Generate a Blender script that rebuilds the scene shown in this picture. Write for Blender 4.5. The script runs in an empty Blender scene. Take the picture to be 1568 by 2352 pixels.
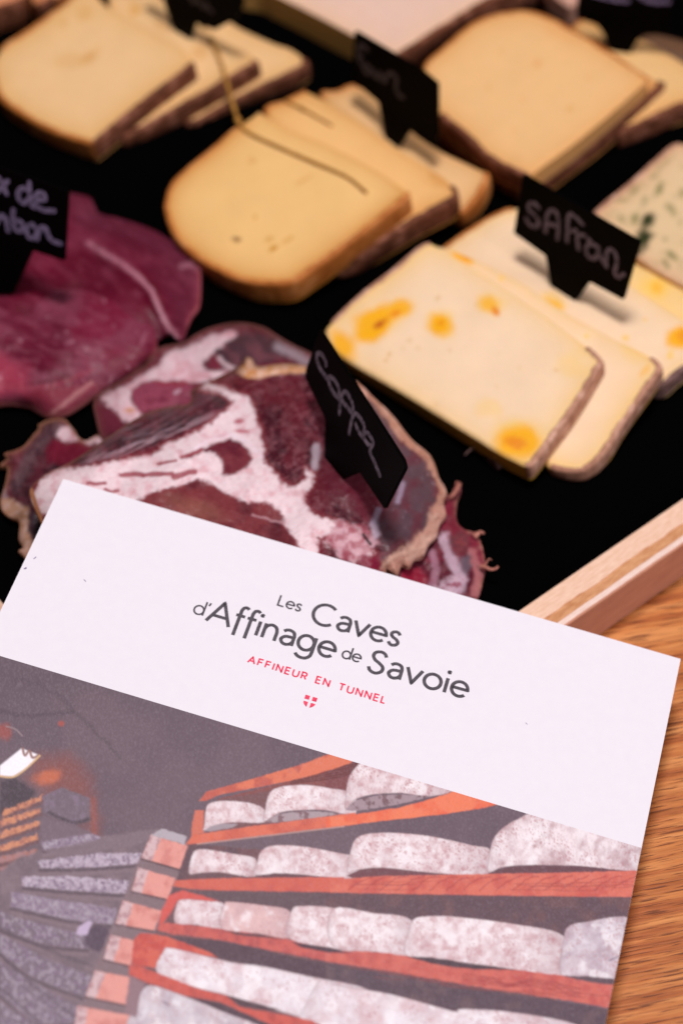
import bpy, bmesh, math, random
import numpy as np
from mathutils import Vector, Matrix

random.seed(7)
SC = bpy.context.scene
COL = SC.collection

# ------------------------------------------------------------------ camera
F_PX, CX, CY = 4700.0, 784.0, 1176.0        # focal length and centre in picture units (1568 x 2352)
PITCH = math.radians(50.0)
CAM = np.array([0.0, 0.0, 0.394])
cam_data = bpy.data.cameras.new('camera')
cam_data.sensor_fit = 'VERTICAL'
cam_data.sensor_height = 36.0
cam_data.lens = F_PX / 2352.0 * 36.0
cam_data.clip_start, cam_data.clip_end = 0.01, 20.0
cam_data.dof.use_dof = True
cam_data.dof.focus_distance = 0.446
cam_data.dof.aperture_fstop = 8.6
cam_data.dof.aperture_blades = 0
cam = bpy.data.objects.new('camera', cam_data)
COL.objects.link(cam)
cam.location = CAM
cam.rotation_euler = (math.pi/2 - PITCH, 0, 0)
SC.camera = cam

# ------------------------------------------------------------------ world, lamps, exposure
w = bpy.data.worlds.new('World'); SC.world = w; w.use_nodes = True
w.node_tree.nodes['Background'].inputs[0].default_value = (0.95, 0.92, 1.0, 1)
w.node_tree.nodes['Background'].inputs[1].default_value = 0.05

def area_lamp(name, loc, target, power, size, color, shape='DISK'):
    l = bpy.data.lights.new(name, 'AREA')
    l.shape, l.size, l.energy, l.color = shape, size, power, color
    o = bpy.data.objects.new(name, l); COL.objects.link(o)
    o.location = loc
    o.rotation_euler = (Vector(target) - Vector(loc)).to_track_quat('-Z', 'Y').to_euler()
    return o
area_lamp('ceiling_lamp', (0.0, 0.40, 1.25), (0.0, 0.34, 0), 12.6, 0.25, (1.0, 0.955, 0.93))
area_lamp('soft_fill_light', (0.95, -0.25, 0.9), (0.03, 0.34, 0), 9.6, 0.8, (1.0, 0.93, 0.93))  # added fill from the right front, not a fixture of the room

SC.view_settings.view_transform = 'Standard'
SC.view_settings.look = 'None'
SC.view_settings.exposure = 0.0
SC.view_settings.gamma = 1.0
SC.render.engine = 'CYCLES'
SC.cycles.use_denoising = True
SC.cycles.max_bounces = 6

# ------------------------------------------------------------------ numeric helpers
def lin(r, g, b):
    f = lambda c: (c/12.92 if c <= 0.04045 else ((c+0.055)/1.055)**2.4)
    return np.array([f(r/255.0), f(g/255.0), f(b/255.0)])
SP, CP = math.sin(PITCH), math.cos(PITCH)
RC = np.array([[1, 0, 0], [0, SP, -CP], [0, CP, SP]])
def rays(px):
    px = np.atleast_2d(np.asarray(px, float))
    r = np.stack([(px[:, 0]-CX)/F_PX, -(px[:, 1]-CY)/F_PX, -np.ones(len(px))], 1)
    return r @ RC.T
def at(px, z):
    """points of the place seen at picture points px, at height(s) z"""
    r = rays(px)
    t = (np.asarray(z, float) - CAM[2]) / r[:, 2]
    return CAM + r * t[:, None]
def on_plane(px, p0, n):
    r = rays(px)
    t = ((np.asarray(p0) - CAM) @ n) / (r @ n)
    return CAM + r * t[:, None]
def unit(v):
    v = np.asarray(v, float); return v/np.linalg.norm(v)
def smooth(pts, n=6, closed=True):
    """Catmull-Rom through the points; a point written twice stays a corner"""
    P = np.asarray(pts, float); m = len(P); out = []
    for i in range(m if closed else m-1):
        if closed: p0, p1, p2, p3 = P[i-1], P[i], P[(i+1) % m], P[(i+2) % m]
        else: p0, p1, p2, p3 = P[max(i-1, 0)], P[i], P[i+1], P[min(i+2, m-1)]
        if np.allclose(p1, p2): continue
        for k in range(n):
            t = k/n
            out.append(0.5*((2*p1) + (-p0+p2)*t + (2*p0-5*p1+4*p2-p3)*t*t + (-p0+3*p1-3*p2+p3)*t**3))
    if not closed: out.append(P[-1])
    return np.array(out)
def sdf(P, poly):
    poly = np.asarray(poly, float); n = len(poly)
    d2 = np.full(len(P), 1e18); ins = np.zeros(len(P), bool); near = np.zeros((len(P), 2))
    for i in range(n):
        a, b = poly[i], poly[(i+1) % n]
        e = b-a; L = e@e
        if L < 1e-12: continue
        t = np.clip(((P-a)@e)/L, 0, 1)
        q = a + t[:, None]*e
        dd = ((P-q)**2).sum(1)
        m = dd < d2
        d2[m] = dd[m]; near[m] = q[m]
        c = ((a[1] > P[:, 1]) != (b[1] > P[:, 1]))
        if e[1] != 0:
            ins ^= c & (P[:, 0] < (b[0]-a[0])*(P[:, 1]-a[1])/(b[1]-a[1]) + a[0])
    d = np.sqrt(d2)
    return np.where(ins, -d, d), near
def line_dist(P, pts):
    d2 = np.full(len(P), 1e18)
    pts = np.asarray(pts, float)
    for a, b in zip(pts[:-1], pts[1:]):
        e = b-a; L = max(e@e, 1e-9)
        t = np.clip(((P-a)@e)/L, 0, 1)
        d2 = np.minimum(d2, ((P-(a+t[:, None]*e))**2).sum(1))
    return np.sqrt(d2)
_lat = np.random.RandomState(11).rand(256, 256)
def vnoise(x, y):
    xi, yi = np.floor(x).astype(int), np.floor(y).astype(int)
    fx, fy = x-xi, y-yi
    fx, fy = fx*fx*(3-2*fx), fy*fy*(3-2*fy)
    g = lambda a, b: _lat[a % 256, b % 256]
    return (g(xi, yi)*(1-fx)+g(xi+1, yi)*fx)*(1-fy) + (g(xi, yi+1)*(1-fx)+g(xi+1, yi+1)*fx)*fy
def fbm(P, s, o=3, sx=1.0, ang=0.0, seed=0):
    c, sn = math.cos(ang), math.sin(ang)
    x = (P[:, 0]*c + P[:, 1]*sn)/(s*sx) + seed*17.3; y = (-P[:, 0]*sn + P[:, 1]*c)/s + seed*9.1
    v = np.zeros(len(P)); a, tot = 1.0, 0.0
    for k in range(o):
        v += a*vnoise(x*2**k + k*31.7, y*2**k + k*12.9); tot += a; a *= 0.5
    return v/tot
def sstep(a, b, x):
    t = np.clip((x-a)/(b-a), 0, 1); return t*t*(3-2*t)
class Paint:
    """colour of a printed or marbled surface, point by point"""
    def __init__(s, P, base):
        s.P = P; s.c = np.tile(np.asarray(base, float), (len(P), 1))
    def mix(s, m, col):
        m = m[:, None]; s.c = s.c*(1-m) + np.asarray(col)*m
    def poly(s, pts, col, soft=2.0, wob=0.0, wscale=12.0, a=1.0, curve=0, seed=0, mot=None, fib=0.0, grow=0.0):
        pts = np.asarray(pts, float)
        if curve: pts = smooth(pts, curve)
        lo, hi = pts.min(0)-soft-wob-2-grow, pts.max(0)+soft+wob+2+grow
        k = np.where(((s.P > lo) & (s.P < hi)).all(1))[0]
        if not len(k): return
        Q = s.P[k]
        if wob:
            Q = Q + np.stack([fbm(Q, wscale, 3, seed=seed+3)-.5, fbm(Q, wscale, 3, seed=seed+5)-.5], 1)*2*wob
        d, _ = sdf(Q, pts); d = d - grow
        if fib: d = d + (fbm(s.P[k], 5, 3, sx=2.2, ang=fib, seed=seed+6)-.5)*soft*1.4
        m = (1-sstep(-soft, soft, d))*a
        col = np.asarray(col, float)
        if mot is not None:
            col2, sc, lo_, hi_ = mot
            f = sstep(lo_, hi_, fbm(s.P[k], sc, 4, seed=seed+8))[:, None]
            col = col*(1-f) + np.asarray(col2)*f
        s.c[k] = s.c[k]*(1-m[:, None]) + col*m[:, None]
    def spot(s, c, r, col, a=1.0, ang=0.0, ry=None, wob=0.3, hard=0.35, seed=0):
        ry = ry or r
        d = s.P-np.asarray(c, float)
        k = np.where((np.abs(d) < 2*max(r, ry)).all(1))[0]
        if not len(k): return
        d = d[k]; cs, sn = math.cos(ang), math.sin(ang)
        x, y = (d[:, 0]*cs+d[:, 1]*sn)/r, (-d[:, 0]*sn+d[:, 1]*cs)/ry
        q = np.sqrt(x*x+y*y) + (fbm(s.P[k], r*0.7, 3, seed=seed)-.5)*2*wob
        m = (1-sstep(hard, 1.05, q))*a
        s.c[k] = s.c[k]*(1-m[:, None]) + np.asarray(col)*m[:, None]
    def stroke(s, pts, wd, col, a=1.0, soft=2.0, wob=0.0, seed=0):
        pts = smooth(pts, 6, closed=False)
        lo, hi = pts.min(0)-wd*3-wob, pts.max(0)+wd*3+wob
        k = np.where(((s.P > lo) & (s.P < hi)).all(1))[0]
        if not len(k): return
        Q = s.P[k]
        if wob: Q = Q + np.stack([fbm(Q, 14, 3, seed=seed+1)-.5, fbm(Q, 14, 3, seed=seed+2)-.5], 1)*2*wob
        m = (1-sstep(wd-soft, wd+soft, line_dist(Q, pts)))*a
        s.c[k] = s.c[k]*(1-m[:, None]) + np.asarray(col)*m[:, None]

# ------------------------------------------------------------------ object helpers
def link_mesh(name, verts, faces, mat, parent=None, colors=None, shade=True):
    me = bpy.data.meshes.new(name)
    me.from_pydata([tuple(v) for v in verts], [], [tuple(f) for f in faces])
    me.update()
    if colors is not None:
        a = me.color_attributes.new('Col', 'FLOAT_COLOR', 'POINT')
        c = np.ones((len(verts), 4), np.float32); c[:, :3] = colors
        a.data.foreach_set('color', c.ravel())
    if shade: me.polygons.foreach_set('use_smooth', [True]*len(me.polygons))
    me.materials.append(mat)
    o = bpy.data.objects.new(name, me); COL.objects.link(o)
    if parent is not None: o.parent = parent
    return o
def thing(name, label, cat, loc=(0, 0, 0), group=None):
    o = bpy.data.objects.new(name, None); COL.objects.link(o)
    o.empty_display_size = 0.01
    o['label'], o['category'] = label, cat
    if group: o['group'] = group
    return o
def rebase(root):
    """put the thing's Empty at the foot of its parts, parts unmoved"""
    bpy.context.view_layer.update()
    pts = []
    def walk(o):
        for ch in o.children:
            if ch.type == 'MESH':
                pts.append(np.array([v[:] for v in ch.bound_box]))
            walk(ch)
    walk(root)
    P = np.concatenate(pts)
    loc = Vector(((P[:, 0].min()+P[:, 0].max())/2, (P[:, 1].min()+P[:, 1].max())/2, P[:, 2].min()))
    root.location = loc
    for ch in root.children:
        ch.matrix_parent_inverse = Matrix.Translation(-loc)
def box_verts(x0, x1, y0, y1, z0, z1):
    return [(x0, y0, z0), (x1, y0, z0), (x1, y1, z0), (x0, y1, z0), (x0, y0, z1), (x1, y0, z1), (x1, y1, z1), (x0, y1, z1)]
BOXF = [(3, 2, 1, 0), (4, 5, 6, 7), (0, 1, 5, 4), (1, 2, 6, 5), (2, 3, 7, 6), (3, 0, 4, 7)]

# ------------------------------------------------------------------ materials
def new_mat(name):
    m = bpy.data.materials.new(name); m.use_nodes = True
    nt = m.node_tree; b = nt.nodes['Principled BSDF']
    return m, nt, b
def node(nt, kind, **kw):
    n = nt.nodes.new(kind)
    for k, v in kw.items():
        if k in n.inputs: n.inputs[k].default_value = v
        else: setattr(n, k, v)
    return n
def add_bump(nt, b, scale, strength, dist=0.0005, detail=4, vec=None):
    tc = node(nt, 'ShaderNodeTexCoord')
    ns = node(nt, 'ShaderNodeTexNoise', Scale=scale, Detail=detail)
    nt.links.new(vec or tc.outputs['Object'], ns.inputs['Vector'])
    bp = node(nt, 'ShaderNodeBump', Strength=strength, Distance=dist)
    nt.links.new(ns.outputs['Fac'], bp.inputs['Height'])
    nt.links.new(bp.outputs['Normal'], b.inputs['Normal'])
    return ns
def painted_mat(name, rough, spec=0.4, sss=0.0, sss_r=(1, .5, .3), sss_scale=0.002, nscale=350, namount=0.12, bump=0.25, bscale=900, bdist=0.0003, coat=0.0, rvar=0.0):
    m, nt, b = new_mat(name)
    at_ = node(nt, 'ShaderNodeVertexColor', layer_name='Col')
    tc = node(nt, 'ShaderNodeTexCoord')
    ns = node(nt, 'ShaderNodeTexNoise', Scale=nscale, Detail=5)
    nt.links.new(tc.outputs['Object'], ns.inputs['Vector'])
    mr = node(nt, 'ShaderNodeMapRange'); mr.inputs['To Min'].default_value = 1-namount; mr.inputs['To Max'].default_value = 1+namount
    nt.links.new(ns.outputs['Fac'], mr.inputs['Value'])
    mul = node(nt, 'ShaderNodeVectorMath', operation='SCALE')
    nt.links.new(at_.outputs['Color'], mul.inputs[0]); nt.links.new(mr.outputs['Result'], mul.inputs['Scale'])
    nt.links.new(mul.outputs['Vector'], b.inputs['Base Color'])
    b.inputs['Roughness'].default_value = rough
    b.inputs['Specular IOR Level'].default_value = spec
    b.inputs['Coat Weight'].default_value = coat
    b.inputs['Coat Roughness'].default_value = 0.25
    if rvar:
        m2 = node(nt, 'ShaderNodeMapRange'); m2.inputs['From Min'].default_value = .35; m2.inputs['From Max'].default_value = .65
        m2.inputs['To Min'].default_value = rough-rvar; m2.inputs['To Max'].default_value = rough+rvar
        nt.links.new(ns.outputs['Fac'], m2.inputs['Value']); nt.links.new(m2.outputs['Result'], b.inputs['Roughness'])
    if sss:
        b.inputs['Subsurface Weight'].default_value = sss
        b.inputs['Subsurface Radius'].default_value = sss_r
        b.inputs['Subsurface Scale'].default_value = sss_scale
    if bump: add_bump(nt, b, bscale, bump, bdist)
    return m
def ramp_mat(name, c1, c2, scale, rough, spec=0.3, bump=0.4, bscale=600, bdist=0.0004, detail=6, c3=None):
    m, nt, b = new_mat(name)
    tc = node(nt, 'ShaderNodeTexCoord')
    ns = node(nt, 'ShaderNodeTexNoise', Scale=scale, Detail=detail, Roughness=0.65)
    nt.links.new(tc.outputs['Object'], ns.inputs['Vector'])
    r = node(nt, 'ShaderNodeValToRGB')
    r.color_ramp.elements[0].position = 0.36; r.color_ramp.elements[1].position = 0.66
    r.color_ramp.elements[0].color = (*c1, 1); r.color_ramp.elements[1].color = (*c2, 1)
    if c3 is not None:
        e = r.color_ramp.elements.new(0.52); e.color = (*c3, 1)
    nt.links.new(ns.outputs['Fac'], r.inputs['Fac']); nt.links.new(r.outputs['Color'], b.inputs['Base Color'])
    b.inputs['Roughness'].default_value = rough; b.inputs['Specular IOR Level'].default_value = spec
    if bump: add_bump(nt, b, bscale, bump, bdist)
    return m

M_CHEESE = painted_mat('cheese_paste', 0.42, 0.3, sss=0.2, sss_r=(1, .55, .2), sss_scale=0.0014, nscale=220, namount=0.045, bump=0.12, bscale=500)
M_RIND_BROWN = ramp_mat('brown_rind', lin(88, 46, 28), lin(160, 104, 84), 260, 0.75, c3=lin(120, 68, 46))
M_RIND_TAN = ramp_mat('tan_rind', lin(164, 92, 34), lin(206, 140, 84), 150, 0.65, c3=lin(188, 112, 50))
M_RIND_PINK = ramp_mat('pink_rind', lin(156, 108, 88), lin(214, 168, 150), 330, 0.8, c3=lin(184, 134, 112))
M_RIND_GREY = ramp_mat('grey_rind', lin(96, 66, 60), lin(150, 116, 114), 420, 0.8)
M_MEAT = painted_mat('cured_meat', 0.40, 0.26, sss=0.12, sss_r=(1, .3, .25), sss_scale=0.0012, nscale=700, namount=0.14, bump=0.45, bscale=1400, bdist=0.00025, rvar=0.12)
M_HAM = painted_mat('dried_ham', 0.46, 0.22, sss=0.15, sss_r=(1, .25, .25), sss_scale=0.0014, nscale=500, namount=0.10, bump=0.35, bscale=900, bdist=0.0003, rvar=0.08)
M_RIM = ramp_mat('dry_casing', lin(150, 100, 80), lin(214, 170, 150), 700, 0.6, c3=lin(186, 134, 110), bscale=1500, bump=0.6)
M_SHRED = ramp_mat('red_casing', lin(150, 84, 76), lin(206, 140, 124), 900, 0.55, bscale=1500, bump=0.6)
M_PRINT = painted_mat('printed_paper', 0.55, 0.25, nscale=2600, namount=0.05, bump=0.05, bscale=3000)

def slate_mat():
    m, nt, b = new_mat('black_slate')
    b.inputs['Base Color'].default_value = (0.0005, 0.0004, 0.0005, 1)
    b.inputs['Roughness'].default_value = 0.7; b.inputs['Specular IOR Level'].default_value = 0.012
    add_bump(nt, b, 160, 0.4, 0.0006, 8)
    return m
M_SLATE = slate_mat()
def tag_mat():
    m, nt, b = new_mat('black_tag_plastic')
    b.inputs['Base Color'].default_value = (0.0014, 0.0011, 0.0011, 1)
    b.inputs['Roughness'].default_value = 0.45; b.inputs['Specular IOR Level'].default_value = 0.025
    return m
M_TAG = tag_mat()
M_CHALK = ramp_mat('chalk_ink', lin(58, 50, 58), lin(148, 130, 144), 1100, 0.9, 0.1, bump=0)
M_CHALK_LILAC = ramp_mat('lilac_chalk_ink', lin(70, 60, 88), lin(156, 140, 180), 1100, 0.9, 0.1, bump=0)
M_CHALK_DIM = ramp_mat('dull_chalk_ink', lin(54, 46, 46), lin(92, 80, 80), 1600, 0.9, 0.1, bump=0)
M_CHALK_DARK = M_CHALK_DIM
M_INK = ramp_mat('grey_ink', lin(72, 66, 74), lin(92, 86, 94), 1500, 0.6, 0.2, bump=0)
M_RED = ramp_mat('red_ink', lin(222, 52, 88), lin(240, 82, 112), 1500, 0.6, 0.2, bump=0)
def paper_mat():
    m, nt, b = new_mat('white_card')
    tc = node(nt, 'ShaderNodeTexCoord')
    ns = node(nt, 'ShaderNodeTexNoise', Scale=420, Detail=6)
    nt.links.new(tc.outputs['Object'], ns.inputs['Vector'])
    r = node(nt, 'ShaderNodeValToRGB')
    r.color_ramp.elements[0].position = .3; r.color_ramp.elements[1].position = .7
    r.color_ramp.elements[0].color = (.785, .742, .825, 1); r.color_ramp.elements[1].color = (.80, .757, .838, 1)
    nt.links.new(ns.outputs['Fac'], r.inputs['Fac']); nt.links.new(r.outputs['Color'], b.inputs['Base Color'])
    b.inputs['Roughness'].default_value = 0.6; b.inputs['Specular IOR Level'].default_value = 0.25
    add_bump(nt, b, 1800, 0.08, 0.0002)
    return m
M_PAPER = paper_mat()
def oak_mat():
    m, nt, b = new_mat('oak')
    tc = node(nt, 'ShaderNodeTexCoord')
    mp = node(nt, 'ShaderNodeMapping'); mp.inputs['Rotation'].default_value = (0, 0, math.radians(-12))
    nt.links.new(tc.outputs['Object'], mp.inputs['Vector'])
    def stretched(sx, sy, scale, detail, rough=.6, dist=0.0):
        s = node(nt, 'ShaderNodeMapping'); s.inputs['Scale'].default_value = (sx, sy, 1)
        nt.links.new(mp.outputs['Vector'], s.inputs['Vector'])
        n = node(nt, 'ShaderNodeTexNoise', Scale=scale, Detail=detail, Roughness=rough, Distortion=dist)
        nt.links.new(s.outputs['Vector'], n.inputs['Vector'])
        return n
    bands = stretched(2.2, 30, 11, 4, .55, .4)        # early and late wood
    fine = stretched(9, 330, 5, 5, .65, .3)          # fibre
    pores = stretched(16, 300, 7, 2, .55, .15)     # short dark pores
    r1 = node(nt, 'ShaderNodeValToRGB')
    r1.color_ramp.elements[0].position = .39; r1.color_ramp.elements[1].position = .62
    r1.color_ramp.elements[0].color = (*lin(176, 98, 48), 1); r1.color_ramp.elements[1].color = (*lin(220, 148, 88), 1)
    e = r1.color_ramp.elements.new(.5); e.color = (*lin(202, 126, 68), 1)
    nt.links.new(bands.outputs['Fac'], r1.inputs['Fac'])
    r2 = node(nt, 'ShaderNodeValToRGB')
    r2.color_ramp.elements[0].position = .3; r2.color_ramp.elements[1].position = .7
    r2.color_ramp.elements[0].color = (.56, .48, .40, 1); r2.color_ramp.elements[1].color = (1.12, 1.12, 1.12, 1)
    nt.links.new(fine.outputs['Fac'], r2.inputs['Fac'])
    m1 = node(nt, 'ShaderNodeMix', data_type='RGBA', blend_type='MULTIPLY'); m1.inputs[0].default_value = .75
    nt.links.new(r1.outputs['Color'], m1.inputs[6]); nt.links.new(r2.outputs['Color'], m1.inputs[7])
    r3 = node(nt, 'ShaderNodeValToRGB')
    r3.color_ramp.elements[0].position = .55; r3.color_ramp.elements[1].position = .64
    r3.color_ramp.elements[0].color = (0, 0, 0, 1); r3.color_ramp.elements[1].color = (1, 1, 1, 1)
    nt.links.new(pores.outputs['Fac'], r3.inputs['Fac'])
    m2 = node(nt, 'ShaderNodeMix', data_type='RGBA', blend_type='MIX')
    m2.inputs[7].default_value = (*lin(104, 50, 22), 1)
    sc = node(nt, 'ShaderNodeMath', operation='MULTIPLY'); sc.inputs[1].default_value = .9
    nt.links.new(r3.outputs['Color'], sc.inputs[0]); nt.links.new(sc.outputs[0], m2.inputs[0])
    nt.links.new(m1.outputs[2], m2.inputs[6])
    nt.links.new(m2.outputs[2], b.inputs['Base Color'])
    b.inputs['Roughness'].default_value = .5; b.inputs['Specular IOR Level'].default_value = .3
    bp = node(nt, 'ShaderNodeBump', Strength=.35, Distance=.0004)
    nt.links.new(pores.outputs['Fac'], bp.inputs['Height']); bp.invert = True
    nt.links.new(bp.outputs['Normal'], b.inputs['Normal'])
    return m
M_OAK = oak_mat()
def ply_mat(name, c1, c2, long_scale=1.0):
    m, nt, b = new_mat(name)
    tc = node(nt, 'ShaderNodeTexCoord')
    s = node(nt, 'ShaderNodeMapping'); s.inputs['Scale'].default_value = (.35, 1.6, 1.6)
    nt.links.new(tc.outputs['Object'], s.inputs['Vector'])
    n = node(nt, 'ShaderNodeTexNoise', Scale=900*long_scale, Detail=5, Roughness=.65)
    nt.links.new(s.outputs['Vector'], n.inputs['Vector'])
    r = node(nt, 'ShaderNodeValToRGB')
    r.color_ramp.elements[0].position = .3; r.color_ramp.elements[1].position = .7
    r.color_ramp.elements[0].color = (*c1, 1); r.color_ramp.elements[1].color = (*c2, 1)
    nt.links.new(n.outputs['Fac'], r.inputs['Fac']); nt.links.new(r.outputs['Color'], b.inputs['Base Color'])
    b.inputs['Roughness'].default_value = .65; b.inputs['Specular IOR Level'].default_value = .25
    bp = node(nt, 'ShaderNodeBump', Strength=.3, Distance=.0002)
    nt.links.new(n.outputs['Fac'], bp.inputs['Height']); nt.links.new(bp.outputs['Normal'], b.inputs['Normal'])
    return m
M_PLY_PALE = ply_mat('pale_ply', lin(222, 176, 148), lin(240, 204, 184))
M_PLY_TAN = ply_mat('tan_ply', lin(180, 116, 74), lin(220, 164, 122))
M_PLY_WHITE = ply_mat('white_ply', lin(226, 194, 182), lin(240, 214, 206))
M_PLY_FACE = ply_mat('brown_ply_face', lin(186, 128, 106), lin(204, 146, 122), .5)
M_STRAW = ramp_mat('hay', lin(150, 98, 36), lin(196, 142, 66), 500, .6, bump=0)

# ------------------------------------------------------------------ table
tb = bpy.data.meshes.new('oak_table')
bm = bmesh.new(); bmesh.ops.create_cube(bm, size=1)
bmesh.ops.scale(bm, vec=(1.4, 1.2, .03), verts=bm.verts); bmesh.ops.translate(bm, vec=(0, .4, -.015), verts=bm.verts)
bmesh.ops.bevel(bm, geom=bm.edges[:], offset=.003, segments=2, affect='EDGES')
bm.to_mesh(tb); bm.free(); tb.materials.append(M_OAK)
table = bpy.data.objects.new('oak_table', tb); COL.objects.link(table)
table['label'] = 'oak table top with dark open grain under the tray and the brochure'; table['category'] = 'table'

# ------------------------------------------------------------------ tray
RAIL_H, SLATE = 0.0145, 0.0072
E1A = math.radians(39.3)
e1 = np.array([math.cos(E1A), math.sin(E1A)]); e3 = np.array([-e1[1], e1[0]])
pr = at([(1190, 1400), (1568, 1148)], RAIL_H)[:, :2].mean(0)
pl = at([(4, 1381)], RAIL_H)[0, :2]
A = np.stack([e1, -e3], 1); s_, t_ = np.linalg.solve(A, pl-pr)
corner = pr + s_*e1                      # inner front corner of the frame
LX, LY, RW = 0.37, 0.36, 0.0101          # inner length along e1, inner length along e3, rail width
tray = thing('serving_tray', 'serving tray of black slate in a pale plywood frame on the oak table', 'tray')
tray.location = (corner[0], corner[1], 0); tray.rotation_euler = (0, 0, E1A)
sv = box_verts(.0003, LX-.0003, .0003, LY-.0003, .001, SLATE)
link_mesh('slate_board', sv, BOXF, M_SLATE, tray, shade=False)
def rail(x0, y0, L, ang):
    """a rail runs along its local x from the inner edge (y=0) outwards (y<0)"""
    lay = [('inner_layer', M_PLY_PALE, 0, .0054, 0.0), ('middle_layer', M_PLY_TAN, .0054, .0082, -.00018),
           ('outer_layer', M_PLY_WHITE, .0082, .0096, .0), ('face_veneer', M_PLY_FACE, .0096, RW, -.00012)]
    par = None
    n = 260
    xs = np.linspace(0, L, n)
    seed = random.random()*50
    for k, (nm, mt, a, b, dz) in enumerate(lay):
        V = []; Fc = []
        q = np.stack([xs, np.full(n, .3)], 1)
        wa = 0 if k == 0 else (.00045 if k == 1 else .00008)*2
        wb = (.00045 if k == 0 else .00008)*2 if k < 3 else 0
        na = (fbm(q, .004, 4, seed=seed+1+(k == 1)*0)-.5)*wa*1.6
        nb = (fbm(q, .004, 4, seed=seed+1)-.5)*wb*1.6
        for i, x in enumerate(xs):
            ya, yb = -(a+na[i]), -(b+nb[i])
            zt = RAIL_H+dz
            V += [(x, ya, .0002), (x, ya, zt-.0002), (x, ya-.0002*(k == 0), zt), (x, yb+.00015*(k == 3), zt), (x, yb, zt-.0002), (x, yb, .0002)]
        for i in range(n-1):
            for j in range(6):
                p, q2 = i*6+j, i*6+(j+1) % 6
                Fc.append((p, q2, q2+6, p+6))
        Fc.append(tuple(range(5, -1, -1))); Fc.append(tuple((n-1)*6+j for j in range(6)))
        if k == 0:
            par = link_mesh('frame_rail', V, Fc, mt, tray, shade=False)
            par.location = (x0, y0, 0); par.rotation_euler = (0, 0, ang)
        else:
            link_mesh(nm, V, Fc, mt, par, shade=False)
rail(0, 0, LX+RW, 0)                       # front right
rail(0, LY+0, LY+RW, -math.pi/2)           # front left
rail(LX, 0-0, LY+RW, math.pi/2)            # back right
rail(LX, LY, LX+RW, math.pi)               # back left

# ------------------------------------------------------------------ slices
def grid_in(outline, step):
    lo, hi = outline.min(0)-step, outline.max(0)+step
    nx, ny = int((hi[0]-lo[0])/step)+2, int((hi[1]-lo[1])/step)+2
    gx, gy = np.meshgrid(lo[0]+np.arange(nx)*step, lo[1]+np.arange(ny)*step)
    P = np.stack([gx.ravel(), gy.ravel()], 1)
    d, near = sdf(P, outline)
    ok = (d < step*.45).reshape(ny, nx)
    cell = ok[:-1, :-1] & ok[1:, :-1] & ok[:-1, 1:] & ok[1:, 1:]
    jj, ii = np.where(cell)
    q = np.stack([jj*nx+ii, jj*nx+ii+1, (jj+1)*nx+ii+1, (jj+1)*nx+ii], 1)
    edges = {}
    for f in q:
        for k in range(4):
            a, b = int(f[k]), int(f[(k+1) % 4])
            if (b, a) in edges: del edges[(b, a)]
            else: edges[(a, b)] = 1
    bnd = np.array(sorted({a for a, b in edges}), int)
    P[bnd] = near[bnd]; d[bnd] = 0
    use = np.unique(q); remap = -np.ones(len(P), int); remap[use] = np.arange(len(use))
    return P[use], d[use], remap[q], [(remap[a], remap[b]) for a, b in edges]
def slab(name, mat, parent, outline, top_fn, down, thick, paint, step=4.0, floor=SLATE+.0003, wall_rows=3, wall_col=None, bulge=0.0, wall_rough=0.0):
    """a slice: its cut top face, its side wall and its underside, from its outline"""
    P, d, q, edges = grid_in(outline, step)
    T = top_fn(P, d)
    dn = np.asarray(down, float)
    c = paint(P, d)
    n0 = len(T)
    def drop(X, a):
        Y = X + dn*a
        Y[:, 2] = np.maximum(Y[:, 2], floor + (thick-a)*.05)
        return Y
    th = thick
    V = [T]; C = [c]; Fc = [tuple(f[::-1]) for f in q.tolist()]
    bot = drop(T, th)
    V.append(bot); C.append(c*.8)
    Fc += [(a+n0, b+n0, c_+n0, d_+n0) for a, b, c_, d_ in q.tolist()]
    bv = sorted({a for a, b in edges} | {b for a, b in edges})
    bi = {v: i for i, v in enumerate(bv)}; nb = len(bv)
    base = 2*n0
    Bt = T[bv]; cen = T.mean(0)
    out = Bt-cen; out -= np.outer(out@dn, dn)/(dn@dn); out /= np.linalg.norm(out, axis=1)[:, None]+1e-9
    rows = wall_rows+1
    rn = fbm(P[bv], 9, 3, seed=4)-.5
    for k in range(rows):
        f = k/(rows-1)
        R = drop(Bt, th*f) + out*(bulge*math.sin(math.pi*f)) + out*(rn*wall_rough*math.sin(math.pi*f))[:, None]
        V.append(R)
        C.append(np.tile(wall_col, (nb, 1)) if wall_col is not None else c[bv])
    for a, b in edges:
        a, b = bi[a], bi[b]
        for k in range(rows-1):
            p, r = base+k*nb, base+(k+1)*nb
            Fc.append((p+a, p+b, r+b, r+a))
    return link_mesh(name, np.concatenate(V), Fc, mat, parent, np.concatenate(C))
def tilted(px, z0, tilt_deg, dir_deg):
    """a plane through the point seen at px at height z0, rising by tilt towards the compass direction"""
    p0 = at([px], z0)[0]
    a, t = math.radians(dir_deg), math.radians(tilt_deg)
    n = np.array([-math.cos(a)*math.sin(t), -math.sin(a)*math.sin(t), math.cos(t)])
    return p0, n
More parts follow.
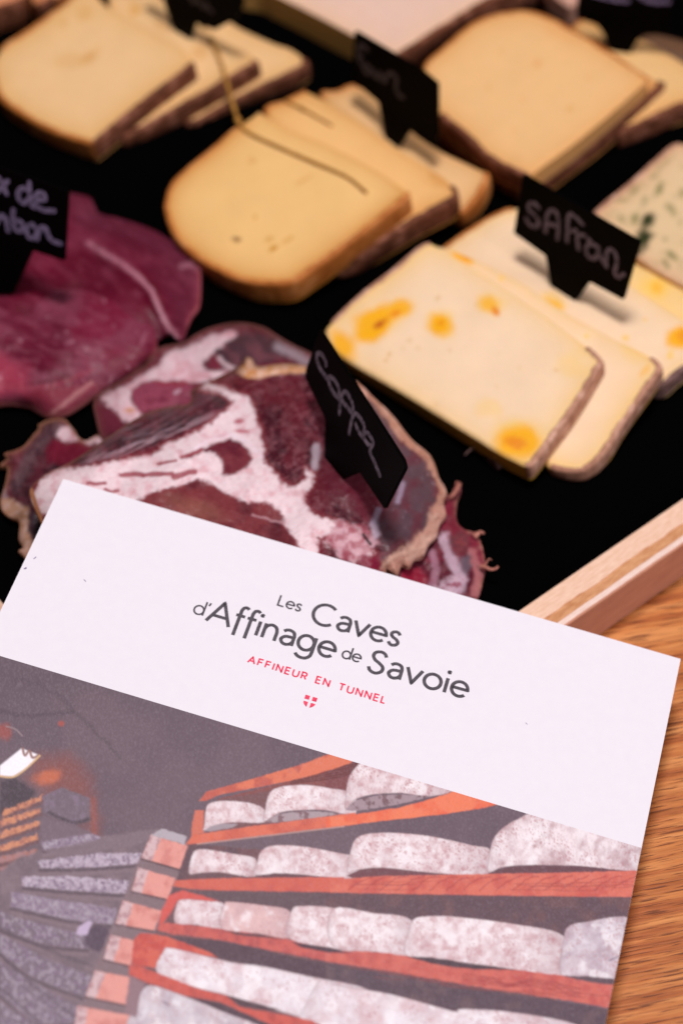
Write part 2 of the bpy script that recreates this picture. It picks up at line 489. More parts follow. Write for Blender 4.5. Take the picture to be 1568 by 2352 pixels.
def rind_strip(mat, parent, outline, i0, i1, p0, n, thick, proud=.0004, lip=.0012, rough=.00013, floor=SLATE+.0002, seed=0, name='rind'):
    """the crust along part of a slice's outline (indices of the written points)"""
    pts = outline[i0:i1+1] if i1 > i0 else np.concatenate([outline[i0:], outline[:i1+1]])
    # resample evenly
    L = np.concatenate([[0], np.cumsum(np.linalg.norm(np.diff(pts, axis=0), axis=1))])
    m = max(int(L[-1]/3.0), 8)
    s = np.linspace(0, L[-1], m)
    pts = np.stack([np.interp(s, L, pts[:, 0]), np.interp(s, L, pts[:, 1])], 1)
    X = on_plane(pts, p0, n)
    cen = on_plane([outline.mean(0)], p0, n)[0]
    tg = np.gradient(X, axis=0); tg /= np.linalg.norm(tg, axis=1)[:, None]+1e-9
    out = np.cross(tg, n); sg = np.sign(((X-cen)*out).sum(1)); out *= np.sign(sg.sum() or 1)
    prof = [(-lip, -.0002), (-lip*.85, .00012), (-lip*.3, .0002), (proud*.5, -.0001), (proud, -.0007), (proud*1.2, -thick*.35), (proud*1.2, -thick*.65), (proud, -thick+.0007), (proud*.4, -thick), (-lip, -thick)]
    V = []; K = len(prof)
    r = np.random.RandomState(seed+5)
    q = np.stack([s, np.zeros(m)], 1)
    end = np.minimum(1, np.minimum(np.arange(m), np.arange(m)[::-1])/4.0)
    for j, (o, h) in enumerate(prof):
        f1 = (fbm(q+[0, j*7.7], 8, 4, seed=seed)-.5)*2*rough*(1 if o > 0 else .35)
        f2 = (fbm(q+[0, j*5.1], 14, 3, seed=seed+2)-.5)*2*(lip*.4 if j < 3 else 0)
        ring = X + out*(o*(.3+.7*end if o > 0 else 1) + f1*end + f2)[:, None] + n*h
        ring[:, 2] = np.maximum(ring[:, 2], floor)
        V.append(ring)
    Vv = np.stack(V, 1).reshape(-1, 3)
    Fc = []
    for i in range(m-1):
        for j in range(K):
            a, b = i*K+j, i*K+(j+1) % K
            Fc.append((a, b, b+K, a+K))
    Fc.append(tuple(range(K-1, -1, -1))); Fc.append(tuple((m-1)*K+j for j in range(K)))
    o = link_mesh(name, Vv, Fc, mat, parent)
    bm = bmesh.new(); bm.from_mesh(o.data); bmesh.ops.recalc_face_normals(bm, faces=bm.faces); bm.to_mesh(o.data); bm.free()
    return o

NS = 5
def cheese(label, pts, p0, n, thick, paste, edge_col, rinds, spots=None, step=4.0, group=None, edge_w=16, edge_a=.55, nm='cheese_slice', cat='cheese slice', wall=None, extra=None, round_=.0008, seed=0, wob=1.2, rim_a=.48, rim_w=22):
    t = thing(nm, label, cat, group=group)
    out = smooth(pts, NS)
    pa = np.asarray(pts, float); ix = [0]
    for i in range(len(pa)): ix.append(ix[-1] + (0 if np.allclose(pa[i], pa[(i+1) % len(pa)]) else NS))
    if wob:
        L = np.arange(len(out))
        out = out + np.stack([fbm(np.stack([L*1., L*0], 1), 4, 2, seed=seed)-.5, fbm(np.stack([L*1., L*0+9], 1), 4, 2, seed=seed+1)-.5], 1)*2*wob
    def top(P, d):
        X = on_plane(P, p0, n)
        k = (-d)*.00013                                   # metres from the edge, about
        r = round_
        dz = np.where(k < r, r-np.sqrt(np.maximum(r*r-(r-np.minimum(k, r))**2, 0)), 0)
        wv = (fbm(P, 90, 2, seed=seed)-.5)*.0006
        return X + n*(wv-dz)[:, None]
    def paint(P, d):
        pt = Paint(P, paste)
        f = fbm(P, 60, 3, seed=seed+2)
        pt.mix(np.clip((f-.45)*1.1, 0, 1)*.25, paste*np.array([1.04, .96, .84]))
        if rim_a: pt.mix(np.exp(np.minimum(d, 0)/rim_w)*rim_a, edge_col)
        if rinds:
            dd = np.full(len(P), 1e9)
            for (a, b, _m) in rinds:
                sel = out[ix[a]:ix[b]+1] if b > a else np.concatenate([out[ix[a]:], out[:ix[b]+1]])
                dd = np.minimum(dd, line_dist(P, sel))
            pt.mix(np.exp(-dd/edge_w)*edge_a, edge_col)
        if spots: spots(pt)
        return pt.c
    slab('paste', M_CHEESE, t, out, top, -n, thick, paint, step, wall_col=wall)
    for k, (a, b, m) in enumerate(rinds):
        rind_strip(m, t, out, ix[a], ix[b] % len(out), p0, n, thick, seed=seed+k)
    if extra: extra(t)
    rebase(t)
    return t

FAN = 39.3
OLIVE = lin(196, 140, 60)
# ---- the saffron stack
tD = .0056
SAF = lin(238, 207, 176); SAF_E = lin(232, 184, 92)
YEL = lin(242, 172, 0); YEL2 = lin(240, 194, 84); ORG = lin(226, 128, 0); BRN = lin(186, 80, 0)
pD, nD = tilted((905, 900), SLATE+tD+.0006, 12, FAN)
D_plane = lambda k: (pD - nD*(tD+.0001)*k, nD)
D1 = [(985, 556), (985, 556), (1030, 580), (1150, 655), (1260, 730), (1350, 796), (1383, 829), (1383, 829), (1320, 930), (1262, 1012), (1222, 1064), (1205, 1070), (1205, 1070), (1146, 1040), (1080, 998), (929, 905), (803, 830), (762, 796), (748, 765), (760, 740), (832, 672), (899, 620), (960, 568)]
def spots_D1(p):
    p.spot((880, 735), 92, YEL2, .55, -.55, 46, .35, .1, 1)
    p.spot((864, 740), 66, YEL, 1, -.6, 44, .4, .4, 2); p.spot((916, 712), 48, YEL, .95, -.3, 30, .35, .4, 9)
    p.spot((872, 744), 24, BRN, .9, -.6, 11, .4, .2, 3); p.spot((908, 720), 22, ORG, .8, -.4, 9)
    p.spot((1012, 745), 40, YEL2, .8, -1.0, 44, .3, .1, 4); p.spot((1010, 748), 32, YEL, 1, -1.1, 42, .3, .35, 4)
    p.spot((1012, 742), 10, ORG, .6)
    p.spot((1125, 700), 46, YEL2, .75, .3, 36, .35, .1, 5); p.spot((1122, 700), 36, YEL, .7, .3, 30); p.spot((1138, 716), 18, ORG, .95, .9, 10)
    p.spot((1186, 1010), 80, YEL2, .8, .1, 62, .25, .2, 6); p.spot((1190, 1014), 66, YEL, 1, .1, 48, .2, .5, 6); p.spot((1182, 1016), 32, ORG, .8, 0, 20)
    p.spot((785, 790), 54, YEL, .95, .9, 34, .35, .2, 7)
    p.spot((1120, 938), 40, YEL2, .35, .3, 30); p.spot((1310, 840), 50, YEL2, .35, .5, 40)
    for x, y, r, a in ((940, 782, 9, -.7), (925, 800, 6, .5), (893, 815, 10, -1.2), (885, 828, 8, .3), (960, 800, 7, .3), (1032, 806, 7, .6), (1004, 686, 10, -.9), (1092, 700, 6, 0), (1275, 850, 7, .2), (1192, 845, 5, .3), (1140, 888, 5, 1), (1000, 930, 6, .8), (990, 876, 4, .2), (1145, 812, 4, .4)):
        p.spot((x, y), r, lin(206, 156, 60), .6, a, r*.55, .4, .2, int(x))
def film(t):
    q = smooth([(1066, 1048), (1074, 1040), (1090, 1037), (1108, 1048), (1124, 1066), (1142, 1082)], 6, closed=False)
    q2 = smooth([(1068, 1046), (1080, 1034), (1096, 1028), (1114, 1038), (1132, 1056), (1150, 1074)], 6, closed=False)
    V = np.concatenate([at(q, SLATE+.0008), at(q2, SLATE+.0022)]); m = len(q)
    Fc = [(i, i+1, m+i+1, m+i) for i in range(m-1)]
    V = np.concatenate([V, V+[0, .0003, .0002]]); n2 = 2*m
    Fc += [(n2+b, n2+a, n2+d, n2+c) for a, b, c, d in Fc]
    Fc += [(i+1, i, n2+i, n2+i+1) for i in range(m-1)] + [(m+i, m+i+1, n2+m+i+1, n2+m+i) for i in range(m-1)]
    link_mesh('rind_shred', V, Fc, M_RIND_GREY, t)
cheese('front slice of saffron cheese with two orange stains, nearest the cured meat', D1, *D_plane(0), tD, SAF, SAF_E, [(5, 12, M_RIND_PINK), (19, 23, M_RIND_PINK)], spots_D1, 3.5, 'saffron cheese slices', 24, .6, seed=1, wall=lin(222, 170, 62), extra=film, rim_a=.5, rim_w=30)  # wall colour carries the shaded, translucent look of the cut side
D2 = [(1000, 562), (1000, 562), (1040, 574), (1100, 598), (1194, 645), (1286, 708), (1395, 768), (1495, 820), (1518, 845), (1518, 845), (1440, 955), (1388, 1036), (1345, 1076), (1310, 1082), (1262, 1074), (1262, 1074), (1240, 1040), (1180, 900), (1060, 700)]
def spots_D2(p):
    p.spot((1058, 590), 34, YEL, .95, .45, 14, .3, .4, 3); p.spot((1070, 592), 18, ORG, .6, .4, 8)
    p.spot((1150, 640), 10, YEL2, .7); p.spot((1346, 772), 8, YEL2, .8, .4, 6); p.spot((1450, 800), 40, YEL2, .3)
    p.spot((1480, 850), 26, YEL, .5, -.9, 10)
cheese('second slice of saffron cheese with a brown lower rind, under the front slice', D2, *D_plane(1), tD, SAF, SAF_E, [(7, 14, M_RIND_PINK)], spots_D2, 4, 'saffron cheese slices', 26, .7, seed=2, wall=lin(222, 170, 62), rim_a=.5, rim_w=28)  # shade of the cut side is put into this wall colour too
D3 = [(1016, 568), (1016, 568), (1094, 514), (1176, 476), (1240, 492), (1330, 566), (1475, 672), (1600, 752), (1660, 800), (1640, 830), (1568, 846), (1520, 884), (1480, 880), (1400, 840), (1200, 730), (1080, 640)]
def spots_D3(p):
    p.spot((1275, 698), 32, YEL, .9, .5, 14, .3, .35, 4); p.spot((1270, 690), 44, YEL2, .5, .5, 26)
    p.spot((1562, 776), 34, YEL, 1, 1.2, 40, .3, .5, 5); p.spot((1570, 772), 22, ORG, .6)
    p.spot((1435, 776), 12, YEL2, .8, .2, 8); p.spot((1538, 816), 14, YEL2, .7); p.spot((1480, 734), 8, YEL2, .7, 0, 6)
cheese('third slice of saffron cheese holding the tag that reads saffron', D3, *D_plane(2), tD, SAF, SAF_E, [(8, 12, M_RIND_GREY), (1, 3, M_RIND_TAN)], spots_D3, 4.5, 'saffron cheese slices', 18, .4, seed=3)
D4 = [(1240, 480), (1330, 540), (1440, 592), (1505, 628), (1600, 682), (1670, 720), (1670, 800), (1580, 760), (1480, 700), (1330, 600)]
def spots_D4(p):
    p.spot((1500, 660), 46, YEL2, .9, .2, 36, .3, .1, 5); p.spot((1508, 660), 18, YEL, .6)
cheese('rearmost slice of saffron cheese, a thin strip beside the blue cheese', D4, *D_plane(2.9), tD*.8, lin(236, 200, 140), SAF_E, [], spots_D4, 5, 'saffron cheese slices', seed=4)

# ---- blue cheese
pE, nE = tilted((1480, 520), SLATE+.0085, 3, 10)
E1 = [(1362, 487), (1362, 487), (1400, 455), (1455, 410), (1500, 370), (1535, 338), (1560, 328), (1600, 335), (1680, 390), (1700, 700), (1640, 690), (1568, 652), (1500, 614), (1440, 570), (1390, 520)]
BLU, BLD = lin(126, 118, 70), lin(44, 50, 20)
def spots_E(p):
    f = fbm(p.P, 22, 4, seed=6)
    p.mix(sstep(.58, .74, f)*.28, lin(170, 148, 104))
    for x, y, r, ry, a, c, al in ((1484, 510, 36, 22, -.7, BLD, 1), (1476, 556, 26, 44, .2, BLD, 1), (1450, 440, 30, 14, -.5, BLU, .7), (1540, 480, 26, 16, .9, BLU, .7), (1460, 500, 12, 18, .3, BLU, .9), (1512, 436, 12, 20, .5, BLU, .85), (1430, 460, 30, 9, .1, BLU, .6),
                               (1480, 462, 14, 22, .4, BLU, .55), (1428, 502, 14, 14, 0, BLU, .55), (1540, 586, 18, 12, .7, BLU, .85), (1528, 606, 8, 22, -.7, BLU, .7), (1526, 550, 9, 9, 0, BLU, .5), (1565, 440, 14, 20, .1, BLU, .6),
                               (1528, 372, 22, 12, -.6, BLU, .55), (1500, 405, 12, 18, .8, BLU, .4), (1560, 512, 7, 12, 0, BLU, .5)):
        p.spot((x, y), r, c, al, a, ry, .55, .15, int(x+y))
cheese('blue veined cheese slice at the right edge behind the saffron cheese', E1, pE, nE, .0082, lin(220, 190, 150), lin(206, 144, 112), [(1, 6, M_RIND_PINK)], spots_E, 4.5, None, 16, .5, seed=6)

# ---- the hay cheese stack in the middle
tB = .0074
HAY = lin(233, 188, 124); HAY_E = lin(196, 122, 36)
pB, nB = tilted((450, 560), SLATE+tB+.0006, 11, FAN)
B_plane = lambda k: (pB - nB*(tB*.92)*k, nB)
B1 = [(594, 255), (594, 255), (652, 288), (762, 334), (870, 393), (939, 441), (939, 441), (926, 460), (850, 520), (770, 580), (716, 618), (672, 646), (620, 652), (560, 644), (500, 620), (445, 584), (405, 545), (384, 500), (381, 462), (395, 420), (432, 384), (490, 337), (545, 290)]
def spots_B1(p):
    p.spot((545, 550), 16, lin(120, 70, 30), .95, .15, 8, .4, .3, 1)
    p.spot((628, 570), 16, lin(196, 132, 30), .9, -.5, 8, .5, .2, 2); p.spot((660, 550), 24, lin(206, 146, 60), .7, -.6, 6, .5, .2, 3); p.spot((618, 548), 8, lin(206, 146, 60), .7, 1.2, 16)
    p.spot((586, 498), 9, lin(206, 146, 60), .8, -.6, 6); p.spot((700, 412), 30, lin(212, 152, 80), .6, -.5, 7)
    p.spot((580, 370), 12, lin(214, 156, 90), .6)
cheese('front slice of the hay cheese with an orange brown rind, middle of the tray', B1, *B_plane(0), tB, HAY, HAY_E, [(5, 14, M_RIND_TAN), (14, 22, M_RIND_TAN)], spots_B1, 4, 'hay cheese slices', 19, .85, seed=11)
B2 = [(608, 262), (655, 230), (700, 206), (700, 206), (745, 228), (830, 280), (911, 338), (1000, 392), (1040, 424), (1048, 442), (1030, 462), (938, 512), (860, 560), (795, 600), (760, 604), (740, 560), (700, 400)]
def spots_B2(p):
    p.spot((1010, 400), 40, HAY_E, .3)
cheese('second slice of the hay cheese with a dark crumbling lower rind', B2, *B_plane(1), tB, lin(232, 184, 122), HAY_E, [(8, 15, M_RIND_BROWN), (0, 2, M_RIND_TAN)], spots_B2, 4.5, 'hay cheese slices', 18, .5, seed=12)
B3 = [(738, 224), (775, 208), (807, 194), (835, 200), (865, 226), (941, 296), (1008, 343), (1085, 380), (1116, 394), (1118, 412), (1085, 465), (1048, 486), (980, 440), (860, 350)]
cheese('third slice of the hay cheese, pale, with the leaning black tag stuck in it', B3, *B_plane(2), tB*.9, lin(226, 184, 134), HAY_E, [(8, 11, M_RIND_TAN), (0, 3, M_RIND_TAN)], None, 4.5, 'hay cheese slices', 16, .45, seed=13)

# ---- the stack at top left
tA = .0068
TOM = lin(231, 190, 140); TOM_E = lin(210, 150, 74)
pA, nA = tilted((150, 310), SLATE+tA+.0006, 9, FAN)
A_plane = lambda k: (pA - nA*(tA*.86)*k, nA)
A1 = [(-14, 172), (0, 113), (75, 60), (150, 5), (190, -28), (215, -20), (245, 12), (320, 52), (413, 106), (447, 145), (447, 145), (330, 234), (213, 329), (213, 329), (160, 314), (100, 290), (40, 254), (0, 222)]
def spots_A1(p):
    p.spot((208, 128), 34, lin(214, 158, 96), .8, -.6, 20, .4, .1, 1); p.spot((160, 140), 60, lin(218, 166, 106), .5, 0, 24); p.spot((196, 32), 26, lin(214, 160, 90), .55)
    p.spot((146, 52), 14, lin(214, 160, 90), .5)
cheese('front slice of smooth tomme in the top left stack with a brown rind', A1, *A_plane(0), tA, TOM, TOM_E, [(9, 13, M_RIND_BROWN), (13, 18, M_RIND_TAN), (1, 4, M_RIND_TAN)], spots_A1, 5, 'top left tomme slices', 20, .5, seed=21)
A2 = [(250, -10), (300, -24), (372, -12), (410, 20), (455, 52), (492, 80), (560, 112), (584, 136), (578, 150), (430, 236), (290, 312), (274, 300), (270, 240), (260, 100)]
def spots_A2(p):
    p.spot((310, 22), 18, lin(218, 160, 84), .8); p.spot((372, 62), 30, lin(206, 146, 76), .5, .6, 10); p.spot((460, 118), 26, lin(210, 150, 84), .5)
cheese('second slice of tomme in the top left stack, its brown rind seen end to end', A2, *A_plane(1), tA, TOM, TOM_E, [(7, 11, M_RIND_BROWN)], spots_A2, 5, 'top left tomme slices', 16, .5, seed=22)
A3 = [(470, 60), (500, 40), (520, 44), (560, 66), (625, 96), (668, 110), (698, 134), (698, 150), (600, 200), (520, 240), (438, 284), (430, 270), (450, 180)]
cheese('last slice of tomme in the top left stack with a wavy back edge', A3, *A_plane(2), tA*.9, TOM, TOM_E, [(6, 11, M_RIND_BROWN)], None, 5, 'top left tomme slices', 14, .4, seed=23)

# ---- the stack at top right
tC = .0062
RAC = lin(230, 184, 130); RAC_E = lin(210, 142, 68)
pC, nC = tilted((1130, 330), SLATE+2*tC+.0008, 4, FAN)
C1 = [(972, 156), (1015, 111), (1080, 56), (1141, 32), (1206, 25), (1247, 34), (1312, 66), (1383, 107), (1487, 178), (1487, 178), (1470, 196), (1350, 300), (1240, 384), (1213, 405), (1213, 405), (1131, 366), (1060, 302), (1012, 262), (985, 215)]
def spots_C1(p):
    p.spot((1234, 148), 14, lin(222, 160, 100), .7); p.spot((1308, 250), 12, lin(218, 164, 92), .7); p.spot((1290, 80), 60, lin(226, 164, 104), .4, .5, 20)
    for x, y in ((1150, 118), (1350, 180), (1200, 230), (1120, 200), (1180, 300)): p.spot((x, y), 8, lin(222, 164, 104), .5)
cheese('large upper slice of pressed cheese with a rounded back, top right of the tray', C1, pC, nC, tC, RAC, RAC_E, [(0, 8, M_RIND_TAN), (14, 17, M_RIND_BROWN)], spots_C1, 5, 'top right pressed cheese slices', 20, .45, seed=31)
C2 = [(1000, 200), (1200, 60), (1420, 140), (1510, 184), (1512, 200), (1386, 306), (1268, 396), (1220, 418), (1190, 422), (1136, 388), (1058, 330), (1006, 286)]
cheese('lower slice of pressed cheese peeping out below the large rounded slice', C2, pC-nC*(tC+.0002), nC, tC, lin(214, 158, 104), RAC_E, [(3, 7, M_RIND_BROWN), (7, 11, M_RIND_BROWN)], None, 5, 'top right pressed cheese slices', 14, .4, seed=32)
pC3, nC3 = tilted((1480, 250), SLATE+.0072, 6, FAN)
C3 = [(1300, 110), (1316, 60), (1341, 44), (1368, 52), (1400, 90), (1440, 100), (1462, 86), (1500, 100), (1568, 142), (1640, 190), (1640, 215), (1568, 238), (1529, 254), (1430, 300), (1418, 296), (1400, 250)]
def spots_C3(p): p.spot((1440, 200), 60, RAC_E, .2)
cheese('tomme slice with a thick brown rind beyond the large rounded slice', C3, pC3, nC3, .0072, lin(226, 184, 128), RAC_E, [(10, 14, M_RIND_BROWN), (0, 3, M_RIND_TAN)], spots_C3, 5, None, 16, .5, seed=33)
pC4, nC4 = tilted((1520, 110), SLATE+.0066, 4, FAN)
C4 = [(1470, 84), (1500, 76), (1560, 88), (1650, 120), (1700, 200), (1640, 190), (1568, 142), (1510, 110)]
cheese('brown crusted cheese wedge in the top right corner', C4, pC4, nC4, .006, lin(108, 76, 54), lin(90, 60, 44), [], None, 5, None, seed=34, nm='cheese_wedge', cat='cheese')

# ---- the pale slab at the top
pF, nF = tilted((860, 90), SLATE+.011, 2, FAN)
F1 = [(560, -60), (600, -32), (700, 18), (800, 70), (895, 118), (915, 122), (945, 108), (1000, 72), (1100, 10), (1190, -50), (1100, -190), (800, -220)]
cheese('pale pink slab of soft cheese at the top edge', F1, pF, nF, .0105, lin(226, 190, 174), lin(226, 180, 130), [(5, 9, M_RIND_BROWN)], None, 6, None, 14, .3, seed=41, wall=lin(206, 160, 92), nm='cheese_slab', cat='cheese')
pG, nG = tilted((1190, 0), SLATE+.008, 2, FAN)
G1 = [(1130, 24), (1160, 4), (1230, -30), (1260, -20), (1290, 2), (1312, 12), (1330, -20), (1250, -90), (1130, -20)]
cheese('pinkish cheese piece at the top edge between the slab and the corner tag', G1, pG, nG, .007, lin(206, 164, 146), lin(190, 130, 110), [(0, 3, M_RIND_BROWN)], None, 6, None, seed=42, nm='cheese_piece', cat='cheese')
pH0, nH0 = tilted((20, 0), SLATE+.009, 2, FAN)
H0 = [(-120, 50), (-40, 34), (0, 16), (52, -6), (40, -80), (-120, -60)]
cheese('orange rinded cheese piece in the top left corner', H0, pH0, nH0, .008, lin(222, 160, 122), lin(200, 110, 60), [(0, 3, M_RIND_BROWN)], None, 6, None, seed=43, nm='cheese_piece', cat='cheese')
H00 = [(70, -20), (82, 8), (96, 10), (126, -8), (170, -40), (110, -60)]
cheese('small cheese piece just beyond the top left stack', H00, pH0, nH0, .008, lin(206, 140, 100), lin(190, 110, 60), [(1, 3, M_RIND_BROWN)], None, 6, None, seed=44, nm='cheese_piece', cat='cheese')

# ------------------------------------------------------------------ cured meat
FAT, FAT2 = lin(222, 190, 200), lin(208, 156, 168)
MEAT, MEATD, MEATR, DRY, TAN = lin(112, 42, 56), lin(76, 24, 38), lin(132, 56, 66), lin(74, 54, 62), lin(176, 124, 98)
c3 = lambda pts: [(x*.5038, y*.5038+698) for x, y in pts]       # points read from an enlarged detail
c4 = lambda pts: [(x*.5038+778, y*.5038+698) for x, y in pts]
z6 = lambda pts: [(x*.2344+826.7, y*.2344+964.6) for x, y in pts]
z5 = lambda pts: [(x*.18747, y*.18747+918.6) for x, y in pts]
def dome(d, w): return 1-np.exp(-np.maximum(-d, 0)/w)
def meat(label, outline, zfn, paint, step=3.0, mat=None, thick=.0011, nm='coppa_slice', cat='meat slice', group=None, ns=5, frill=1.5, seed=0, extra=None, wall=None):
    t = thing(nm, label, cat, group=group)
    out = smooth(outline, ns)
    if frill:
        L = np.stack([np.arange(len(out))*1., np.zeros(len(out))], 1)
        out = out + np.stack([fbm(L, 3, 3, seed=seed)-.5, fbm(L+[0, 40], 3, 3, seed=seed+1)-.5], 1)*2*frill
    def top(P, d): return at(P, zfn(P, d))
    slab('cut_face', mat or M_MEAT, t, out, top, (0, 0, -1), thick, paint, step, wall_rows=2, wall_col=wall, bulge=.0002)
    if extra: extra(t, out, zfn)
    rebase(t); return t
def flecks(p, region, n, r, col, seed, a=.6, ang=None):
    rr = np.random.RandomState(seed)
    poly = np.asarray(region, float); lo, hi = poly.min(0), poly.max(0)
    q = lo + rr.rand(n*3, 2)*(hi-lo); q = q[sdf(q, poly)[0] < 0][:n]
    for i, c in enumerate(q):
        s = r*(.4+1.1*rr.rand()**2)
        p.spot(c, s*1.6, col, a*(.4+.6*rr.rand()), rr.rand()*3.1 if ang is None else ang+rr.randn()*.3, s*.6, .5, .15, i)

# ---- dried ham, two slices at the left edge
def ham_base(P, seed, c1, c2):
    p = Paint(P, c1)
    p.mix(sstep(.4, .65, fbm(P, 70, 4, sx=1.8, ang=.5, seed=seed)), c2)
    p.mix(sstep(.5, .75, fbm(P, 26, 4, sx=2.2, ang=.6, seed=seed+3))*.3, lin(132, 50, 76))
    return p
HA = lin(106, 10, 42)
H1 = [(-60, 430), (40, 428), (110, 430), (162, 444), (204, 452), (217, 473), (230, 491), (282, 504), (353, 529), (403, 558), (453, 584), (460, 620), (458, 700), (438, 730), (420, 778), (404, 776), (386, 764), (330, 790), (200, 800), (-60, 800)]
def paint_H1(P, d):
    p = ham_base(P, 51, lin(98, 8, 38), lin(88, 4, 32))
    p.poly([(170, 450), (230, 488), (353, 528), (455, 585), (455, 700), (420, 700), (400, 620), (330, 570), (250, 530), (180, 520)], lin(92, 30, 52), 30, 10, 20, .8, 4)
    p.poly([(330, 600), (400, 620), (440, 660), (430, 720), (410, 765), (385, 700), (350, 640)], lin(92, 22, 46), 14, 6, 16, .8, 4)
    p.stroke([(205, 560), (235, 578), (302, 622), (345, 665), (368, 715), (386, 752), (406, 774)], 5.5, lin(190, 128, 146), .8, 5, 3, 2)
    p.stroke([(180, 540), (220, 566), (300, 610)], 16, lin(140, 60, 86), .3, 16, 4, 3)
    p.stroke([(418, 612), (440, 606), (452, 616)], 7, lin(170, 110, 128), .6, 6, 2)
    p.mix(np.exp(d/6)*.7*sstep(400, 450, P[:, 0]), lin(170, 84, 92)); p.mix(np.exp(d/30)*.4*(P[:, 0] < 430), lin(84, 36, 52))
    p.mix(sstep(.45, .75, fbm(P, 8, 3, sx=3.5, ang=.6, seed=57))*.25, lin(140, 62, 86)); p.mix(sstep(.5, .8, fbm(P, 5, 2, sx=2.5, ang=.5, seed=58))*.25, lin(64, 4, 26))
    flecks(p, H1, 16, 6, lin(160, 90, 112), 3, .35)
    return p.c
def z_H1(P, d): return .0108 + .0035*dome(d, 60) + .0016*np.sin(P[:, 0]/46+.6)*dome(d, 40) + .0012*np.exp(-line_dist(P, [(235, 578), (345, 665), (400, 774)])**2/300) + .0012*(fbm(P, 70, 2, seed=2)-.5)
meat('dark crimson dried ham slice with a curved white fat line, behind the ham tag', H1, z_H1, paint_H1, 3.5, M_HAM, nm='ham_slice', group='dried ham slices', seed=51)
H2 = [(-60, 696), (0, 690), (60, 672), (160, 664), (240, 684), (310, 716), (346, 745), (360, 784), (352, 814), (302, 859), (262, 885), (232, 900), (190, 928), (151, 950), (116, 956), (90, 946), (65, 932), (30, 926), (-60, 908)]
def paint_H2(P, d):
    p = ham_base(P, 61, lin(112, 22, 50), lin(94, 12, 40))
    p.mix(sstep(760, 660, P[:, 1]+P[:, 0]*.12)*.5, lin(112, 14, 46))
    p.mix(sstep(.42, .68, fbm(P, 52, 4, sx=1.6, ang=.3, seed=66))*.55, lin(128, 62, 84))
    p.mix(sstep(.45, .75, fbm(P, 8, 3, sx=3.5, ang=.35, seed=67))*.28, lin(152, 84, 104)); p.mix(sstep(.5, .8, fbm(P, 5, 2, sx=2.5, ang=.4, seed=68))*.3, lin(76, 10, 34))
    p.stroke([(-10, 878), (50, 884), (120, 874), (190, 866)], 3, lin(86, 16, 34), .7, 3, 3)
    p.poly([(40, 898), (110, 892), (200, 880), (240, 880), (150, 946), (110, 952), (70, 930)], lin(132, 44, 62), 10, 8, 14, .7, 0, 4)
    p.poly([(-20, 800), (70, 850), (60, 900), (-20, 910)], lin(168, 50, 78), 20, 8, 20, .6)
    p.stroke([(210, 880), (170, 910), (120, 950)], 5, lin(170, 112, 116), .8, 4, 3)
    p.stroke([(0, 880), (60, 892), (140, 880), (210, 850)], 5, lin(150, 60, 78), .5, 5, 4)
    flecks(p, H2, 34, 7, lin(190, 130, 148), 6, .55)
    p.mix(np.exp(d/4)*.6*sstep(760, 830, P[:, 1]), lin(158, 92, 88))
    return p.c
def z_H2(P, d):
    fall = sstep(760, 880, P[:, 1])*.8 + .2*sstep(300, 350, P[:, 0])
    return .0150 + .0018*dome(d, 70) + .0008*np.sin(P[:, 0]/34+P[:, 1]/50)*dome(d, 40) + .0012*(fbm(P, 60, 3, seed=4)-.5) - .0042*np.exp(d/28)*fall - .0012*np.exp(d/60)
H2 = [tuple(q) for q in (np.array(H2)+[(0, 0)])]
meat('paler hazy dried ham slice lying over the dark one, above the coppa', H2, z_H2, paint_H2, 3.5, M_HAM, nm='ham_slice', group='dried ham slices', seed=61)

